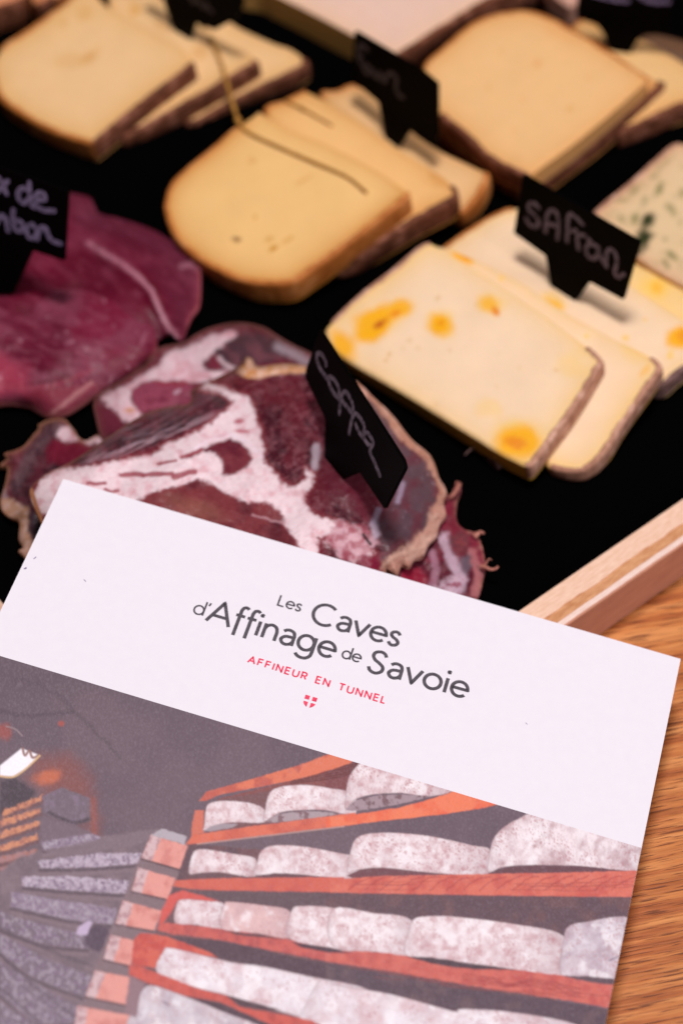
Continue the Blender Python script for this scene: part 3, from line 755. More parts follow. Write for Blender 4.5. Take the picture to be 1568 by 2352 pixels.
# ---- coppa
def coppa_base(P, seed, c1=MEAT, c2=MEATD):
    p = Paint(P, c1)
    p.mix(sstep(.38, .62, fbm(P, 46, 4, seed=seed)), c2)
    p.mix(sstep(.5, .75, fbm(P, 16, 4, seed=seed+4))*.5, lin(122, 66, 76))
    p.mix(sstep(.52, .8, fbm(P, 9, 4, sx=1.7, ang=1.1, seed=seed+9))*.28, lin(142, 92, 104))
    p.mix(sstep(.55, .8, fbm(P, 6, 3, sx=2.2, ang=.4, seed=seed+11))*.25, lin(60, 14, 28))
    return p
K1 = [(217, 918), (250, 892), (300, 862), (335, 836), (363, 800), (418, 788), (450, 768), (484, 752), (544, 741), (605, 752), (655, 782), (715, 812), (790, 860), (760, 960), (600, 1000), (420, 1010), (300, 1040), (240, 1012), (222, 962)]
def paint_K1(P, d):
    p = coppa_base(P, 71, lin(112, 40, 56), lin(84, 24, 40))
    p.poly(c3([(470, 420), (590, 360), (650, 320), (720, 280), (760, 225), (860, 195), (960, 145), (1075, 125), (1045, 185), (960, 235), (925, 285), (960, 305), (1045, 300), (1000, 345), (880, 360), (760, 352), (680, 352), (620, 385), (590, 420), (612, 470), (650, 500), (620, 550), (560, 530), (510, 490)]), FAT, 7, 7, 10, 1, 3, 1, (FAT2, 20, .35, .75), .45)
    p.poly(c3([(600, 400), (640, 370), (700, 352), (830, 370), (890, 375), (865, 450), (760, 470), (700, 485), (650, 500), (610, 450)]), lin(140, 62, 84), 4, 5, 10, 1, 3, 2, (lin(118, 44, 64), 18, .4, .7))
    p.poly(c3([(700, 355), (850, 350), (870, 370), (760, 372)]), lin(140, 40, 60), 5, 5, 10, .8)
    p.poly(c3([(440, 470), (520, 480), (560, 530), (540, 580), (460, 610)]), lin(118, 40, 62), 5, 5, 10, .9)
    p.poly(c3([(950, 265), (1000, 200), (1080, 150), (1180, 130), (1280, 170), (1320, 240), (1200, 270), (1090, 300), (1050, 295), (985, 300), (945, 300)]), lin(72, 44, 54), 6, 6, 14, 1, 3, 3, (lin(104, 60, 70), 20, .5, .75))
    p.poly(c3([(945, 290), (960, 240), (990, 230), (1010, 290), (985, 305)]), lin(124, 40, 60), 4, 4, 8, .8)
    p.stroke(c3([(1000, 245), (1030, 280), (1080, 300)]), 5, FAT, .7, 4, 2)
    p.stroke(c3([(1270, 195), (1330, 225), (1400, 262)]), 11, lin(168, 150, 162), .7, 8, 4)
    p.spot(c3([(590, 485)])[0], 16, lin(204, 142, 116), .9, 0, 10)
    p.spot(c3([(810, 400)])[0], 14, lin(196, 160, 176), .7, -.5, 7)
    p.mix(np.exp(d/5)*.6, lin(124, 84, 70)); p.mix(np.exp(d/14)*.4, lin(92, 60, 58))
    return p.c
def z_K1(P, d): return .0118 + .006*dome(d, 55) + .0012*np.sin(P[:, 0]/38) *dome(d, 30) + .001*(fbm(P, 40, 2, seed=3)-.5)
meat('rear coppa slice with pale fat and a dark dried edge, behind the large one', K1, z_K1, paint_K1, 3, group='coppa slices', seed=71)
K3 = z5([(410, 205), (480, 300), (550, 262), (680, 232), (800, 240), (880, 330), (930, 400), (960, 450), (1050, 500), (1150, 450), (1280, 430), (1400, 600), (1300, 1100), (1000, 1500), (700, 1900), (420, 2200), (330, 2080), (310, 1930), (225, 1850), (290, 1805), (235, 1700), (245, 1490), (130, 1440), (25, 1340), (15, 1200), (60, 1050), (95, 830), (-10, 810), (90, 720), (60, 655), (190, 620), (300, 560), (420, 420), (480, 330)])
def paint_K3(P, d):
    p = coppa_base(P, 81, lin(92, 32, 46), lin(58, 28, 38))
    p.poly(z5([(300, 620), (560, 330), (760, 260), (700, 420), (560, 560), (400, 900), (200, 1150), (120, 1100)]), lin(106, 78, 86), 10, 8, 14, .8, 0, 1, (lin(72, 44, 56), 14, .4, .7))
    p.poly(z5([(640, 500), (800, 520), (960, 500), (1150, 570), (1000, 760), (700, 780), (560, 720)]), lin(112, 22, 46), 7, 7, 14, .9, 3, 2)
    p.poly(z5([(690, 400), (780, 310), (880, 350), (960, 480), (900, 510), (720, 480)]), FAT, 6, 7, 10, .9, 3, 3, (FAT2, 12, .4, .7))
    p.poly(z5([(980, 470), (1060, 500), (1160, 440), (1290, 430), (1250, 520), (1080, 560)]), FAT, 5, 5, 8, .9, 0, 4, (FAT2, 12, .4, .7))
    p.poly(z5([(20, 1100), (80, 1080), (90, 1200), (30, 1250)]), lin(150, 130, 146), 6, 4, 8, .8)
    p.poly(z5([(-20, 1200), (150, 1210), (340, 1330), (360, 1450), (330, 1600), (400, 1720), (420, 1900), (300, 1950), (200, 1800), (200, 1500), (60, 1430)]), lin(182, 136, 112), 6, 6, 12, .95, 0, 5, (lin(196, 158, 146), 10, .4, .7))
    p.poly(z5([(380, 1400), (500, 1300), (700, 1500), (480, 1720), (380, 1620), (340, 1500)]), lin(66, 46, 56), 8, 6, 12, .9)
    p.mix(np.exp(d/5)*.85, lin(160, 108, 82))
    return p.c
def z_K3(P, d): return .0100 + .0075*dome(d, 80) + .0012*np.sin(P[:, 0]/18+P[:, 1]/40)*dome(d, 20) + .0012*(fbm(P, 30, 2, seed=5)-.5)
meat('curled coppa slice with a frayed tan casing, at the left edge by the brochure corner', K3, z_K3, paint_K3, 2.6, group='coppa slices', seed=81, ns=3, frill=1.0)
K4 = [(985, 1090), (1030, 1140), (1042, 1122), (1054, 1114), (1058, 1126), (1050, 1150), (1046, 1180), (1050, 1200), (1066, 1216), (1092, 1226), (1106, 1256), (1112, 1300), (1106, 1340), (1096, 1372), (1060, 1430), (940, 1420), (840, 1340), (880, 1200)]
def paint_K4(P, d):
    p = coppa_base(P, 91, lin(118, 30, 52), lin(86, 18, 38))
    p.stroke(z6([(820, 1150), (870, 1320), (940, 1450), (1000, 1560), (960, 1660)]), 13, lin(188, 158, 176), .9, 6, 6, 1)
    p.stroke(z6([(700, 1300), (740, 1420), (720, 1560), (700, 1620)]), 8, lin(178, 128, 150), .8, 6, 5, 2)
    p.poly(z6([(700, 1640), (860, 1560), (1000, 1500), (1060, 1560), (960, 1680), (900, 1800), (640, 1640)]), lin(196, 164, 182), 7, 8, 10, .9, 0, 3, (lin(150, 84, 104), 12, .45, .7))
    p.poly(z6([(980, 1340), (1080, 1330), (1100, 1430), (1040, 1520), (980, 1450)]), lin(104, 90, 104), 8, 7, 10, .85)
    p.poly(z6([(860, 1120), (1000, 1080), (1080, 1200), (1060, 1300), (940, 1320), (860, 1220)]), lin(98, 52, 62), 8, 7, 10, .8, 0, 4, (lin(128, 60, 66), 8, .4, .7))
    p.poly(z6([(420, 1480), (560, 1440), (680, 1560), (640, 1640), (400, 1560)]), lin(136, 16, 46), 8, 5, 10, .8)
    p.stroke(z6([(1100, 1300), (1150, 1500), (1120, 1700)]), 10, lin(190, 120, 124), .6, 6, 6, 5)
    flecks(p, [(x, y) for x, y in K4], 20, 4, lin(200, 160, 170), 8, .5)
    p.mix(np.exp(d/5)*(.25+.9*sstep(.35, .7, fbm(P, 16, 3, seed=95)))*.8, lin(176, 116, 104))
    return p.c
def z_K4(P, d): return .0092 + .0042*dome(d, 40) + .0012*np.sin(P[:, 0]/20)*dome(d, 20) + .0009*(fbm(P, 26, 2, seed=6)-.5)
def fibres(t, out, zfn):
    V = []; Fc = []
    def tube(pts, z, r0, r1):
        q = smooth(pts, 5, closed=False); X = at(q, np.linspace(z[0], z[1], len(q)))
        b = len(V); m = len(q)
        for i in range(m):
            tg = unit(X[min(i+1, m-1)]-X[max(i-1, 0)]); s = unit(np.cross(tg, (0, 0, 1))); u = np.cross(s, tg)
            r = r0+(r1-r0)*i/(m-1)
            for k in range(5):
                a = 2*math.pi*k/5; V.append(X[i]+s*r*math.cos(a)+u*r*.5*math.sin(a))
        for i in range(m-1):
            for k in range(5): Fc.append((b+i*5+k, b+i*5+(k+1) % 5, b+(i+1)*5+(k+1) % 5, b+(i+1)*5+k))
    tube([(1104, 1300), (1112, 1302), (1126, 1308), (1138, 1306), (1143, 1300)], (.0105, .0125), .0007, .0003)
    tube([(1106, 1304), (1114, 1296), (1122, 1284), (1129, 1287)], (.0105, .013), .0004, .0001)
    tube([(1088, 1232), (1096, 1226), (1104, 1222), (1111, 1226)], (.0105, .0115), .0009, .0003)
    link_mesh('casing_shred', V, Fc, M_SHRED, t)
    V, Fc = [], []
    tube([(1034, 1142), (1044, 1130), (1050, 1118), (1052, 1108)], (.011, .0135), .0006, .0009)
    link_mesh('casing_shred', V, Fc, M_SHRED, t)
meat('small red coppa slice with frayed white edge, lowest of the pile at its right', K4, z_K4, paint_K4, 2.4, group='coppa slices', seed=91, extra=fibres, ns=4, frill=1.6)
K2 = [(70, 1124), (86, 1104), (111, 1086), (146, 1070), (190, 1044), (242, 1009), (322, 955), (383, 934), (428, 930), (441, 914), (440, 896), (474, 878), (529, 852), (552, 836), (566, 820), (580, 826), (592, 842), (640, 836), (700, 838), (760, 852), (818, 876), (859, 914), (904, 958), (944, 1008), (988, 1048), (1008, 1098), (1024, 1126), (1017, 1152), (1023, 1180), (1008, 1202), (1002, 1228), (984, 1246), (970, 1276), (950, 1282), (938, 1300), (920, 1295), (911, 1318), (896, 1311), (884, 1305), (860, 1340), (600, 1400), (300, 1380), (140, 1290), (96, 1200), (74, 1150)]
K2_LOWER = smooth(K2, 4)
def paint_K2(P, d):
    p = coppa_base(P, 101, lin(96, 28, 42), lin(66, 16, 30))
    # dried dark band along the folded back edge
    p.poly(c3([(240, 790), (380, 690), (500, 600), (640, 515), (780, 470), (870, 465), (880, 400), (960, 370), (1040, 420), (1060, 450), (1000, 520), (880, 560), (760, 600), (680, 650), (560, 690), (400, 735), (280, 775)]), lin(74, 48, 56), 9, 7, 16, .95, 0, 1, (lin(98, 42, 56), 22, .42, .68))
    for q in ([(430, 640), (520, 590), (640, 545)], [(560, 620), (680, 590), (820, 565)], [(700, 612), (820, 575), (860, 570)], [(480, 690), (600, 640), (700, 625)]):
        p.stroke(c3(q), 2.2, lin(150, 124, 138), .5, 3, 3, 3)
    band = line_dist(P, c3([(300, 745), (480, 650), (640, 580), (780, 535), (900, 500), (980, 440)]))
    fb = fbm(P, 7, 4, sx=9, ang=-.46, seed=131); inb = np.exp(-(band/34)**4)
    p.mix(inb*sstep(.48, .68, fb)*.4, lin(116, 84, 96)); p.mix(inb*sstep(.50, .34, fb)*.5, lin(48, 24, 32))
    p.mix(np.exp(-(line_dist(P, c3([(420, 715), (560, 670), (700, 615), (860, 570), (1000, 510)]))/16)**2)*sstep(.44, .64, fb)*.5, lin(176, 144, 156))
    # the pale fat
    fat_net = c3([(130, 900), (190, 810), (260, 752), (380, 747), (600, 705), (690, 690), (760, 640), (900, 585), (960, 545), (1035, 485), (1065, 445), (1000, 400), (905, 385), (940, 362), (1010, 375), (1080, 410), (1130, 418), (1150, 470), (1180, 560), (1200, 660), (1192, 705), (1250, 770), (1300, 832), (1350, 832), (1398, 790), (1395, 750), (1424, 770), (1420, 830), (1380, 880), (1400, 920), (1440, 970), (1510, 985), (1580, 1010), (1640, 1080), (1700, 1130), (1680, 1200), (1560, 1100), (1480, 1060), (1450, 1060), (1450, 1120), (1430, 1160), (1370, 1120), (1330, 1050), (1295, 1000), (1280, 955), (1220, 908), (1130, 910), (1040, 870), (960, 820), (905, 798), (820, 830), (700, 860), (600, 920), (450, 980), (200, 960)])
    p.poly(fat_net, lin(136, 50, 60), 7, 6, 10, .75, 0, 2, None, .45, 8)
    p.poly(fat_net, lin(230, 206, 214), 6, 6, 10, 1, 0, 2, (lin(216, 168, 178), 18, .42, .88), .45)
    p.mix(sstep(.55, .8, fbm(P, 5, 3, sx=3, ang=-.5, seed=121))*.18, lin(190, 120, 132))
    p.stroke(c3([(880, 670), (960, 620), (1060, 600), (1150, 650), (1190, 700)]), 5, lin(232, 210, 222), .8, 5, 3)
    # lean islands in the fat
    p.poly(c3([(840, 695), (900, 668), (960, 640), (1030, 622), (1075, 620), (1110, 640), (1152, 702), (1105, 758), (1040, 782), (1008, 780), (1018, 735), (985, 688), (920, 672), (870, 700)]), lin(118, 48, 58), 5, 4, 9, 1, 2, 3, (lin(96, 28, 44), 22, .35, .75), -.5)
    p.spot(c3([(1090, 535)])[0], 15, lin(170, 84, 100), .9, -.2, 9); p.spot(c3([(1100, 580)])[0], 20, lin(176, 90, 106), .85, .1, 6); p.spot(c3([(1010, 600)])[0], 22, lin(206, 150, 164), .6, -.3, 7)
    for q, wd in (([(555, 782), (600, 775), (645, 780)], 5.5), ([(655, 782), (720, 776), (785, 778)], 5.5), ([(795, 790), (840, 775), (885, 765)], 6.5), ([(720, 728), (770, 718), (800, 712)], 3.5), ([(400, 815), (440, 822), (480, 818)], 4), ([(480, 850), (510, 855), (535, 850)], 4), ([(830, 700), (880, 680), (920, 665)], 4.5)):
        p.stroke(c3(q), wd, lin(150, 66, 78), .9, 2.5, 3.5, 4)
    # lean below the fat
    p.poly(c3([(620, 900), (700, 862), (820, 832), (905, 802), (960, 824), (1040, 874), (1130, 914), (1210, 912), (1270, 950), (1300, 990), (1230, 985), (1330, 1060), (1400, 1180), (1200, 1260), (700, 1100)]), lin(122, 52, 58), 6, 5, 11, 1, 0, 5, (lin(92, 34, 44), 40, .35, .75), .3)
    p.spot(c3([(900, 930)])[0], 90, lin(148, 92, 80), .5, .3, 34)
    p.stroke(c3([(1150, 960), (1230, 985), (1300, 1000)]), 2.5, lin(196, 150, 160), .6, 2, 3)
    # right side: lean with specks, grey dried bloom, fat at the lower right
    p.poly(c4([(0, 700), (60, 600), (90, 420), (230, 520), (280, 640), (340, 650), (430, 760), (455, 900), (400, 1060), (200, 1110), (150, 1000), (250, 900), (160, 780)]), lin(88, 66, 76), 16, 10, 18, .9, 0, 6, (lin(96, 50, 62), 26, .35, .8))
    p.poly(c4([(90, 380), (160, 430), (240, 520), (270, 650), (200, 660), (120, 480)]), lin(98, 76, 86), 12, 6, 14, .75, 0, 7, (lin(88, 56, 66), 16, .35, .8))
    p.poly(c4([(-80, 700), (100, 780), (210, 940), (150, 980), (60, 960), (-60, 880)]), lin(92, 26, 42), 12, 10, 16, .8, 0, 8)
    p.poly(c4([(0, 985), (60, 1010), (130, 1020), (180, 1090), (110, 1170), (60, 1190), (0, 1150), (-60, 1080)]), lin(206, 160, 172), 9, 9, 12, .85, 0, 9, (lin(158, 76, 92), 15, .35, .75), .7)
    p.poly(c4([(140, 1000), (170, 980), (190, 1050), (160, 1080)]), lin(176, 156, 176), 5, 4, 8, .8)
    p.poly(c4([(100, 1150), (190, 1140), (200, 1220), (60, 1220)]), lin(120, 24, 52), 6, 5, 9, .85)
    p.stroke(c4([(112, 1050), (130, 1080), (145, 1095)]), 3.2, lin(30, 14, 18), .95, 2, 1.5)
    flecks(p, c3([(1180, 460), (1480, 380), (1560, 700), (1600, 950), (1420, 960), (1300, 800)]), 60, 4.5, lin(150, 104, 116), 12, .55)
    flecks(p, c4([(60, 600), (280, 660), (440, 760), (440, 960), (300, 1080), (160, 960)]), 34, 4.5, lin(150, 134, 150), 13, .55, 1.2)
    for q in ([(290, 820), (280, 860), (270, 900)], [(240, 840), (225, 870)], [(180, 940), (160, 990)]):
        p.stroke(c4(q), 6.5, lin(160, 140, 164), .7, 4, 3)
    p.stroke(c3([(1440, 650), (1440, 700), (1435, 740)]), 8, lin(186, 164, 178), .85, 5, 4)
    flecks(p, c3([(1150, 440), (1250, 420), (1560, 1000), (1400, 1000), (1250, 760)]), 40, 3, lin(176, 120, 130), 17, .4, 1.0)
    # orange fat on the back edge, tan casing round the edge
    p.poly(c3([(1075, 312), (1100, 285), (1140, 235), (1180, 250), (1200, 285), (1290, 262), (1395, 285), (1400, 312), (1270, 318), (1190, 338), (1130, 340)]), lin(200, 140, 92), 4, 5, 10, .95, 0, 10, (lin(216, 170, 148), 12, .35, .75))
    p.mix(np.exp(d/3.0)*.6, lin(136, 92, 70)); p.mix(np.exp(d/10)*.4*(P[:, 1] < 1100), lin(96, 64, 56))
    rim = line_dist(P, [(818, 879), (859, 915), (904, 960), (944, 1010), (990, 1051), (1014, 1101), (1020, 1140), (1010, 1190), (985, 1240), (945, 1278), (900, 1305)])
    wv = fbm(P, 30, 3, seed=9)
    rimc = (1-sstep(11, 21, rim + (wv-.5)*26 + (fbm(P, 7, 3, seed=12)-.5)*12))*sstep(870, 930, P[:, 1]+P[:, 0]*.1)
    p.mix(rimc, lin(176, 124, 106))
    p.mix(rimc*sstep(.38, .72, fbm(P, 16, 4, sx=1.6, ang=1.2, seed=21))*.7, lin(206, 162, 150)); p.mix(rimc*sstep(.5, .8, fbm(P, 12, 4, seed=25))*.5, lin(140, 90, 76))
    low = line_dist(P, [(1012, 1180), (985, 1235), (945, 1270), (896, 1296)])
    lowc = 1-sstep(8, 30, low+(wv-.5)*22+(fbm(P, 7, 3, seed=14)-.5)*10)
    p.mix(lowc*.85, lin(190, 140, 126))
    p.mix(lowc*sstep(.36, .72, fbm(P, 20, 4, sx=1.8, ang=-.7, seed=22))*.8, lin(214, 174, 158)); p.mix(lowc*sstep(.5, .85, fbm(P, 14, 4, seed=27))*.4, lin(146, 98, 84))
    left = line_dist(P, [(72, 1126), (96, 1200), (140, 1290)])
    p.mix((1-sstep(3, 7, left)), lin(170, 112, 80))
    return p.c
def z_K2(P, d):
    g = .0185 + .0065*sstep(950, 200, P[:, 0])*sstep(780, 1100, P[:, 1])
    z = g + .0045*dome(d, 45) - .0046*sstep(850, 1020, P[:, 0])
    z += .0014*np.exp(-line_dist(P, c3([(560, 640), (760, 540), (960, 470)]))**2/700)
    z += .0009*np.sin(P[:, 0]/33+P[:, 1]/52)*dome(d, 30) + .0012*(fbm(P, 46, 3, seed=7)-.5)
    rim = line_dist(P, [(944, 1010), (990, 1051), (1014, 1101), (1020, 1140), (1010, 1190), (985, 1240), (945, 1278), (900, 1305)])
    z += .00022*np.exp(-(rim/19)**4)*(1+2.6*(fbm(P, 12, 4, seed=1)-.5))
    z += .0014*np.exp(-line_dist(P, c3([(1110, 300), (1200, 300), (1390, 296)]))**2/120)
    return z
meat('large marbled coppa slice on top of the pile, the tag reading coppa stuck in it', K2, z_K2, paint_K2, 2.3, group='coppa slices', seed=101, ns=4, frill=1.4, thick=.0014)

# ------------------------------------------------------------------ tags
def ribbon(V, Fc, pts, wd, P3, n, lift=.00012, samp=5):
    """a pen stroke laid on a plane: pts in picture points, wd in metres"""
    q = smooth(pts, samp, closed=False) if len(pts) > 2 else np.asarray(pts, float)
    X = P3(q) + n*lift
    m = len(X); b = len(V)
    for i in range(m):
        tg = X[min(i+1, m-1)]-X[max(i-1, 0)]; s = unit(np.cross(n, tg))
        V.append(X[i]+s*wd/2); V.append(X[i]-s*wd/2)
    for i in range(m-1): Fc.append((b+2*i, b+2*i+1, b+2*i+3, b+2*i+2))
    for end, sg in ((0, -1), (m-1, 1)):
        tg = unit(X[end]-X[end-1]) if end else unit(X[1]-X[0]); s = unit(np.cross(n, tg)); c = len(V)
        V.append(X[end])
        for k in range(9):
            a = math.pi*k/8; V.append(X[end]+s*wd/2*math.cos(a)+tg*sg*wd/2*math.sin(a))
        for k in range(8): Fc.append((c, c+1+k, c+2+k))
def tag_plane(base_px, z0, wing_a, wing_b, dz, tilt):
    p0 = at([base_px], z0)[0]
    a, b = at([wing_a, wing_b], z0+dz)
    u = unit((b-a)*[1, 1, 0])
    back = np.array([-u[1], u[0], 0.0])
    if back[1] < 0: back = -back
    up = np.array([0, 0, 1])*math.cos(tilt) + back*math.sin(tilt)
    n = unit(np.cross(u, up))
    if n @ (CAM-p0) < 0: n = -n
    return p0, n
def tag(label, outline, base, strokes, wd, ink, text_name, th=.0009, corner=5, group='black cheese tags'):
    p0, n = base
    t = thing('name_tag', label, 'tag', group=group)
    # round the corners
    P = np.asarray(outline, float); q = []
    for i in range(len(P)):
        a, b, c = P[i-1], P[i], P[(i+1) % len(P)]
        l1, l2 = np.linalg.norm(a-b), np.linalg.norm(c-b); r = min(corner, l1*.4, l2*.4)
        s, e = b+(a-b)/l1*r, b+(c-b)/l2*r
        for k in range(5):
            f = k/4; q.append((1-f)**2*s + 2*f*(1-f)*b + f*f*e)
    X = on_plane(np.array(q), p0, n); m = len(X)
    bm = bmesh.new()
    vs = [bm.verts.new(tuple(v)) for v in X]
    f = bm.faces.new(vs)
    r = bmesh.ops.extrude_face_region(bm, geom=[f])
    bmesh.ops.translate(bm, vec=tuple(-n*th), verts=[v for v in r['geom'] if isinstance(v, bmesh.types.BMVert)])
    bmesh.ops.recalc_face_normals(bm, faces=bm.faces)
    rim = [e for e in bm.edges if abs((e.verts[0].co-e.verts[1].co).dot(Vector(n))) < th*.3]
    bmesh.ops.bevel(bm, geom=rim, offset=.00012, segments=2, affect='EDGES', clamp_overlap=True)
    me = bpy.data.meshes.new('plate'); bm.to_mesh(me); bm.free(); me.materials.append(M_TAG)
    o = bpy.data.objects.new('plate', me); COL.objects.link(o); o.parent = t
    V = []; Fc = []
    for k, s in enumerate(strokes): ribbon(V, Fc, s, wd, lambda z: on_plane(z, p0, n), n, .00008+.000004*k)
    if V: link_mesh(text_name, V, Fc, ink, t, shade=False)
    rebase(t)
    return t
zs = lambda pts: [(x*.23434+1148, y*.23434+367.4) for x, y in pts]
zc = lambda pts: [(x*.19532+679.8, y*.19532+734.9) for x, y in pts]
zj = lambda pts: [(x*.17575, y*.17575+367.4) for x, y in pts]
zf = lambda pts: [(x*.23434+735, y*.23434) for x, y in pts]
saf_z = float(on_plane([(1308, 690)], *D_plane(2))[0, 2])
tag('black tag with SAFran in grey handwriting standing in the saffron cheese',
    [(1200, 400), (1469, 556), (1430, 690), (1352, 648), (1321, 692), (1300, 690), (1264, 664), (1251, 588), (1178, 536)],
    tag_plane((1308, 690), saf_z-.0006, (1183, 536), (1430, 690), .006, .12),
    [zs(s) for s in ([(378, 465), (340, 425), (290, 432), (282, 485), (330, 530), (375, 590), (368, 648), (320, 650), (272, 612), (258, 570)],
                     [(445, 705), (450, 600), (470, 520), (510, 490), (550, 512), (570, 580), (570, 680), (560, 772)], [(450, 622), (570, 645)],
                     [(655, 795), (660, 680), (665, 570), (690, 530), (740, 560), (812, 632)], [(665, 692), (745, 692)],
                     [(768, 872), (757, 770), (772, 732), (830, 742), (885, 795)],
                     [(960, 850), (910, 828), (860, 832), (840, 890), (870, 950), (930, 962), (962, 900), (966, 860)], [(962, 890), (1000, 980), (1042, 1040)],
                     [(1042, 1045), (1040, 940), (1062, 880), (1110, 890), (1142, 960), (1136, 1040), (1122, 1100), (1160, 1145), (1212, 1118)])],
    .00125, M_CHALK, 'handwriting')
cop_z = float(z_K2(np.array([[780., 1095.]]), np.array([-80.]))[0])
tag('black tag with Coppa in thin grey handwriting standing in the large coppa slice',
    [(734, 757), (925, 1056), (930, 1076), (882, 1170), (824, 1084), (785, 1102), (760, 1092), (743, 1067), (746, 962), (700, 868), (701, 850)],
    tag_plane((775, 1100), cop_z-.0006, (703, 868), (882, 1168), .006, .30),
    [zc(s) for s in ([(355, 530), (345, 470), (300, 402), (255, 395), (245, 440), (262, 520), (310, 610), (370, 690)],
                     [(370, 690), (405, 670), (455, 705), (500, 790), (512, 860), (490, 900), (440, 850), (400, 765), (382, 690)], [(490, 900), (522, 950)],
                     [(512, 1098), (520, 1000), (532, 920), (560, 848), (602, 860), (650, 940), (672, 1020), (660, 1085), (605, 1025), (550, 955)], [(640, 1075), (690, 1105)],
                     [(627, 1335), (642, 1250), (662, 1160), (692, 1102), (742, 1130), (790, 1210), (812, 1280), (795, 1310)], [(705, 1225), (740, 1310), (790, 1380)],
                     [(795, 1320), (850, 1335), (892, 1395), (908, 1450), (885, 1485), (832, 1440), (800, 1375), (798, 1330)], [(905, 1455), (872, 1545), (920, 1660), (988, 1825)])],
    .00118, M_CHALK, 'handwriting')
ham_z = float(z_H1(np.array([[20., 672.]]), np.array([-80.]))[0])+.001
tag('black tag at the left edge with lilac handwriting ending in de and mbon',
    [(-190, 320), (158, 440), (149, 600), (76, 576), (30, 676), (0, 676), (-30, 650), (-62, 530), (-200, 485)],
    tag_plane((16, 676), ham_z, (-100, 517), (149, 600), .0115, .30),
    [zj(s) for s in ([(-60, 190), (0, 250), (50, 330), (90, 440)], [(105, 275), (40, 340), (-40, 420)],
                     [(392, 300), (392, 420), (402, 560), (450, 615)], [(390, 385), (300, 370), (242, 430), (262, 520), (330, 560), (388, 500)],
                     [(430, 525), (510, 522), (592, 510), (572, 440), (510, 430), (452, 490), (462, 580), (540, 640), (640, 662), (712, 662)],
                     [(-60, 860), (-10, 770), (40, 720), (85, 780), (112, 922)], [(182, 650), (172, 760), (192, 880), (260, 930), (312, 860), (250, 790), (192, 812)],
                     [(400, 850), (352, 900), (380, 1000), (460, 1012), (492, 920), (442, 850), (400, 850)], [(492, 1032), (520, 920), (562, 880), (612, 902), (632, 980), (692, 1052), (795, 1092)])],
    .00135, M_CHALK_LILAC, 'handwriting')
foin_z = float(on_plane([(898, 336)], *B_plane(2))[0, 2])
tag('black tag with dim handwriting leaning in the back of the hay cheese',
    [(814, 70), (905, 124), (965, 158), (1004, 192), (1004, 304), (994, 332), (944, 294), (913, 342), (885, 326), (868, 236), (830, 204), (804, 190)],
    tag_plane((900, 338), foin_z-.001, (830, 204), (994, 330), .007, .16),
    [zf(s) for s in ([(372, 462), (412, 440), (468, 492)], [(375, 480), (378, 570), (402, 625)], [(380, 540), (410, 560)],
                     [(440, 640), (430, 680), (470, 720), (500, 680), (450, 630)], [(520, 690), (530, 730), (560, 765)], [(560, 765), (575, 720), (600, 735), (612, 790)],
                     [(640, 800), (660, 730), (710, 720), (752, 770), (742, 850), (772, 930), (815, 952)])],
    .0013, M_CHALK_DIM, 'handwriting')
a2_z = float(on_plane([(424, 90)], *A_plane(1))[0, 2])
tag('black tag cut off by the top edge, standing in the top left tomme',
    [(330, -120), (560, 0), (545, 40), (492, 70), (450, 52), (436, 94), (412, 88), (392, 54), (374, 0), (330, -30)],
    tag_plane((424, 92), a2_z-.001, (374, 0), (492, 66), .006, .12),
    [[(x*.26366+321.5, y*.26366) for x, y in s] for s in ([(430, -40), (470, 20), (500, -10)], [(520, 10), (545, 60), (580, 40)], [(585, 30), (600, 80), (632, 100)])],
    .0013, M_CHALK_DIM, 'handwriting')
c3_z = float(on_plane([(1420, 122)], pC3, nC3)[0, 2])
tag('black tag in the top right corner, standing between two cheeses',
    [(1330, -60), (1548, -10), (1536, 80), (1474, 76), (1440, 130), (1418, 126), (1394, 108), (1380, 60), (1322, 42)],
    tag_plane((1425, 128), c3_z-.001, (1322, 42), (1536, 78), .006, .12),
    [[(1360, -14), (1400, -4), (1440, 2)], [(1470, -6), (1500, 4), (1534, 4)]],
    .0015, M_CHALK_LILAC, 'handwriting')

# ------------------------------------------------------------------ hay stalks
def stalk(label, pts3, r):
    q = smooth(pts3, 6, closed=False); V = []; Fc = []; m = len(q)
    t = thing('hay_stalk', label, 'hay', group='hay stalks')
    for i in range(m):
        tg = unit(q[min(i+1, m-1)]-q[max(i-1, 0)]); s = unit(np.cross(tg, (0, 0, 1))); u = np.cross(s, tg)
        rr = r*(1.15-.5*i/m)
        for k in range(8):
            a = 2*math.pi*k/8; V.append(q[i]+s*rr*math.cos(a)+u*rr*math.sin(a))
    for i in range(m-1):
        for k in range(8): Fc.append((i*8+k, i*8+(k+1) % 8, (i+1)*8+(k+1) % 8, (i+1)*8+k))
    Fc.append(tuple(range(7, -1, -1))); Fc.append(tuple((m-1)*8+k for k in range(8)))
    link_mesh('stem', V, Fc, M_STRAW, t)
    c = q[int(m*.42)]; V = []; Fc = []                       # a joint of the stem
    for i, (h, rr) in enumerate(((-.0012, .7), (-.0004, 1.7), (.0004, 1.7), (.0012, .7))):
        tg = unit(q[int(m*.42)+1]-q[int(m*.42)-1]); s = unit(np.cross(tg, (0, 0, 1))); u = np.cross(s, tg)
        for k in range(8):
            a = 2*math.pi*k/8; V.append(c+tg*h+(s*math.cos(a)+u*math.sin(a))*r*rr)
    for i in range(3):
        for k in range(8): Fc.append((i*8+k, i*8+(k+1) % 8, (i+1)*8+(k+1) % 8, (i+1)*8+k))
    link_mesh('stem_node', V, Fc, M_STRAW, t)
    rebase(t)
rs = .0006
onA = on_plane([(484, 92), (500, 128), (515, 172)], *A_plane(1)) + np.array([0, 0, rs])
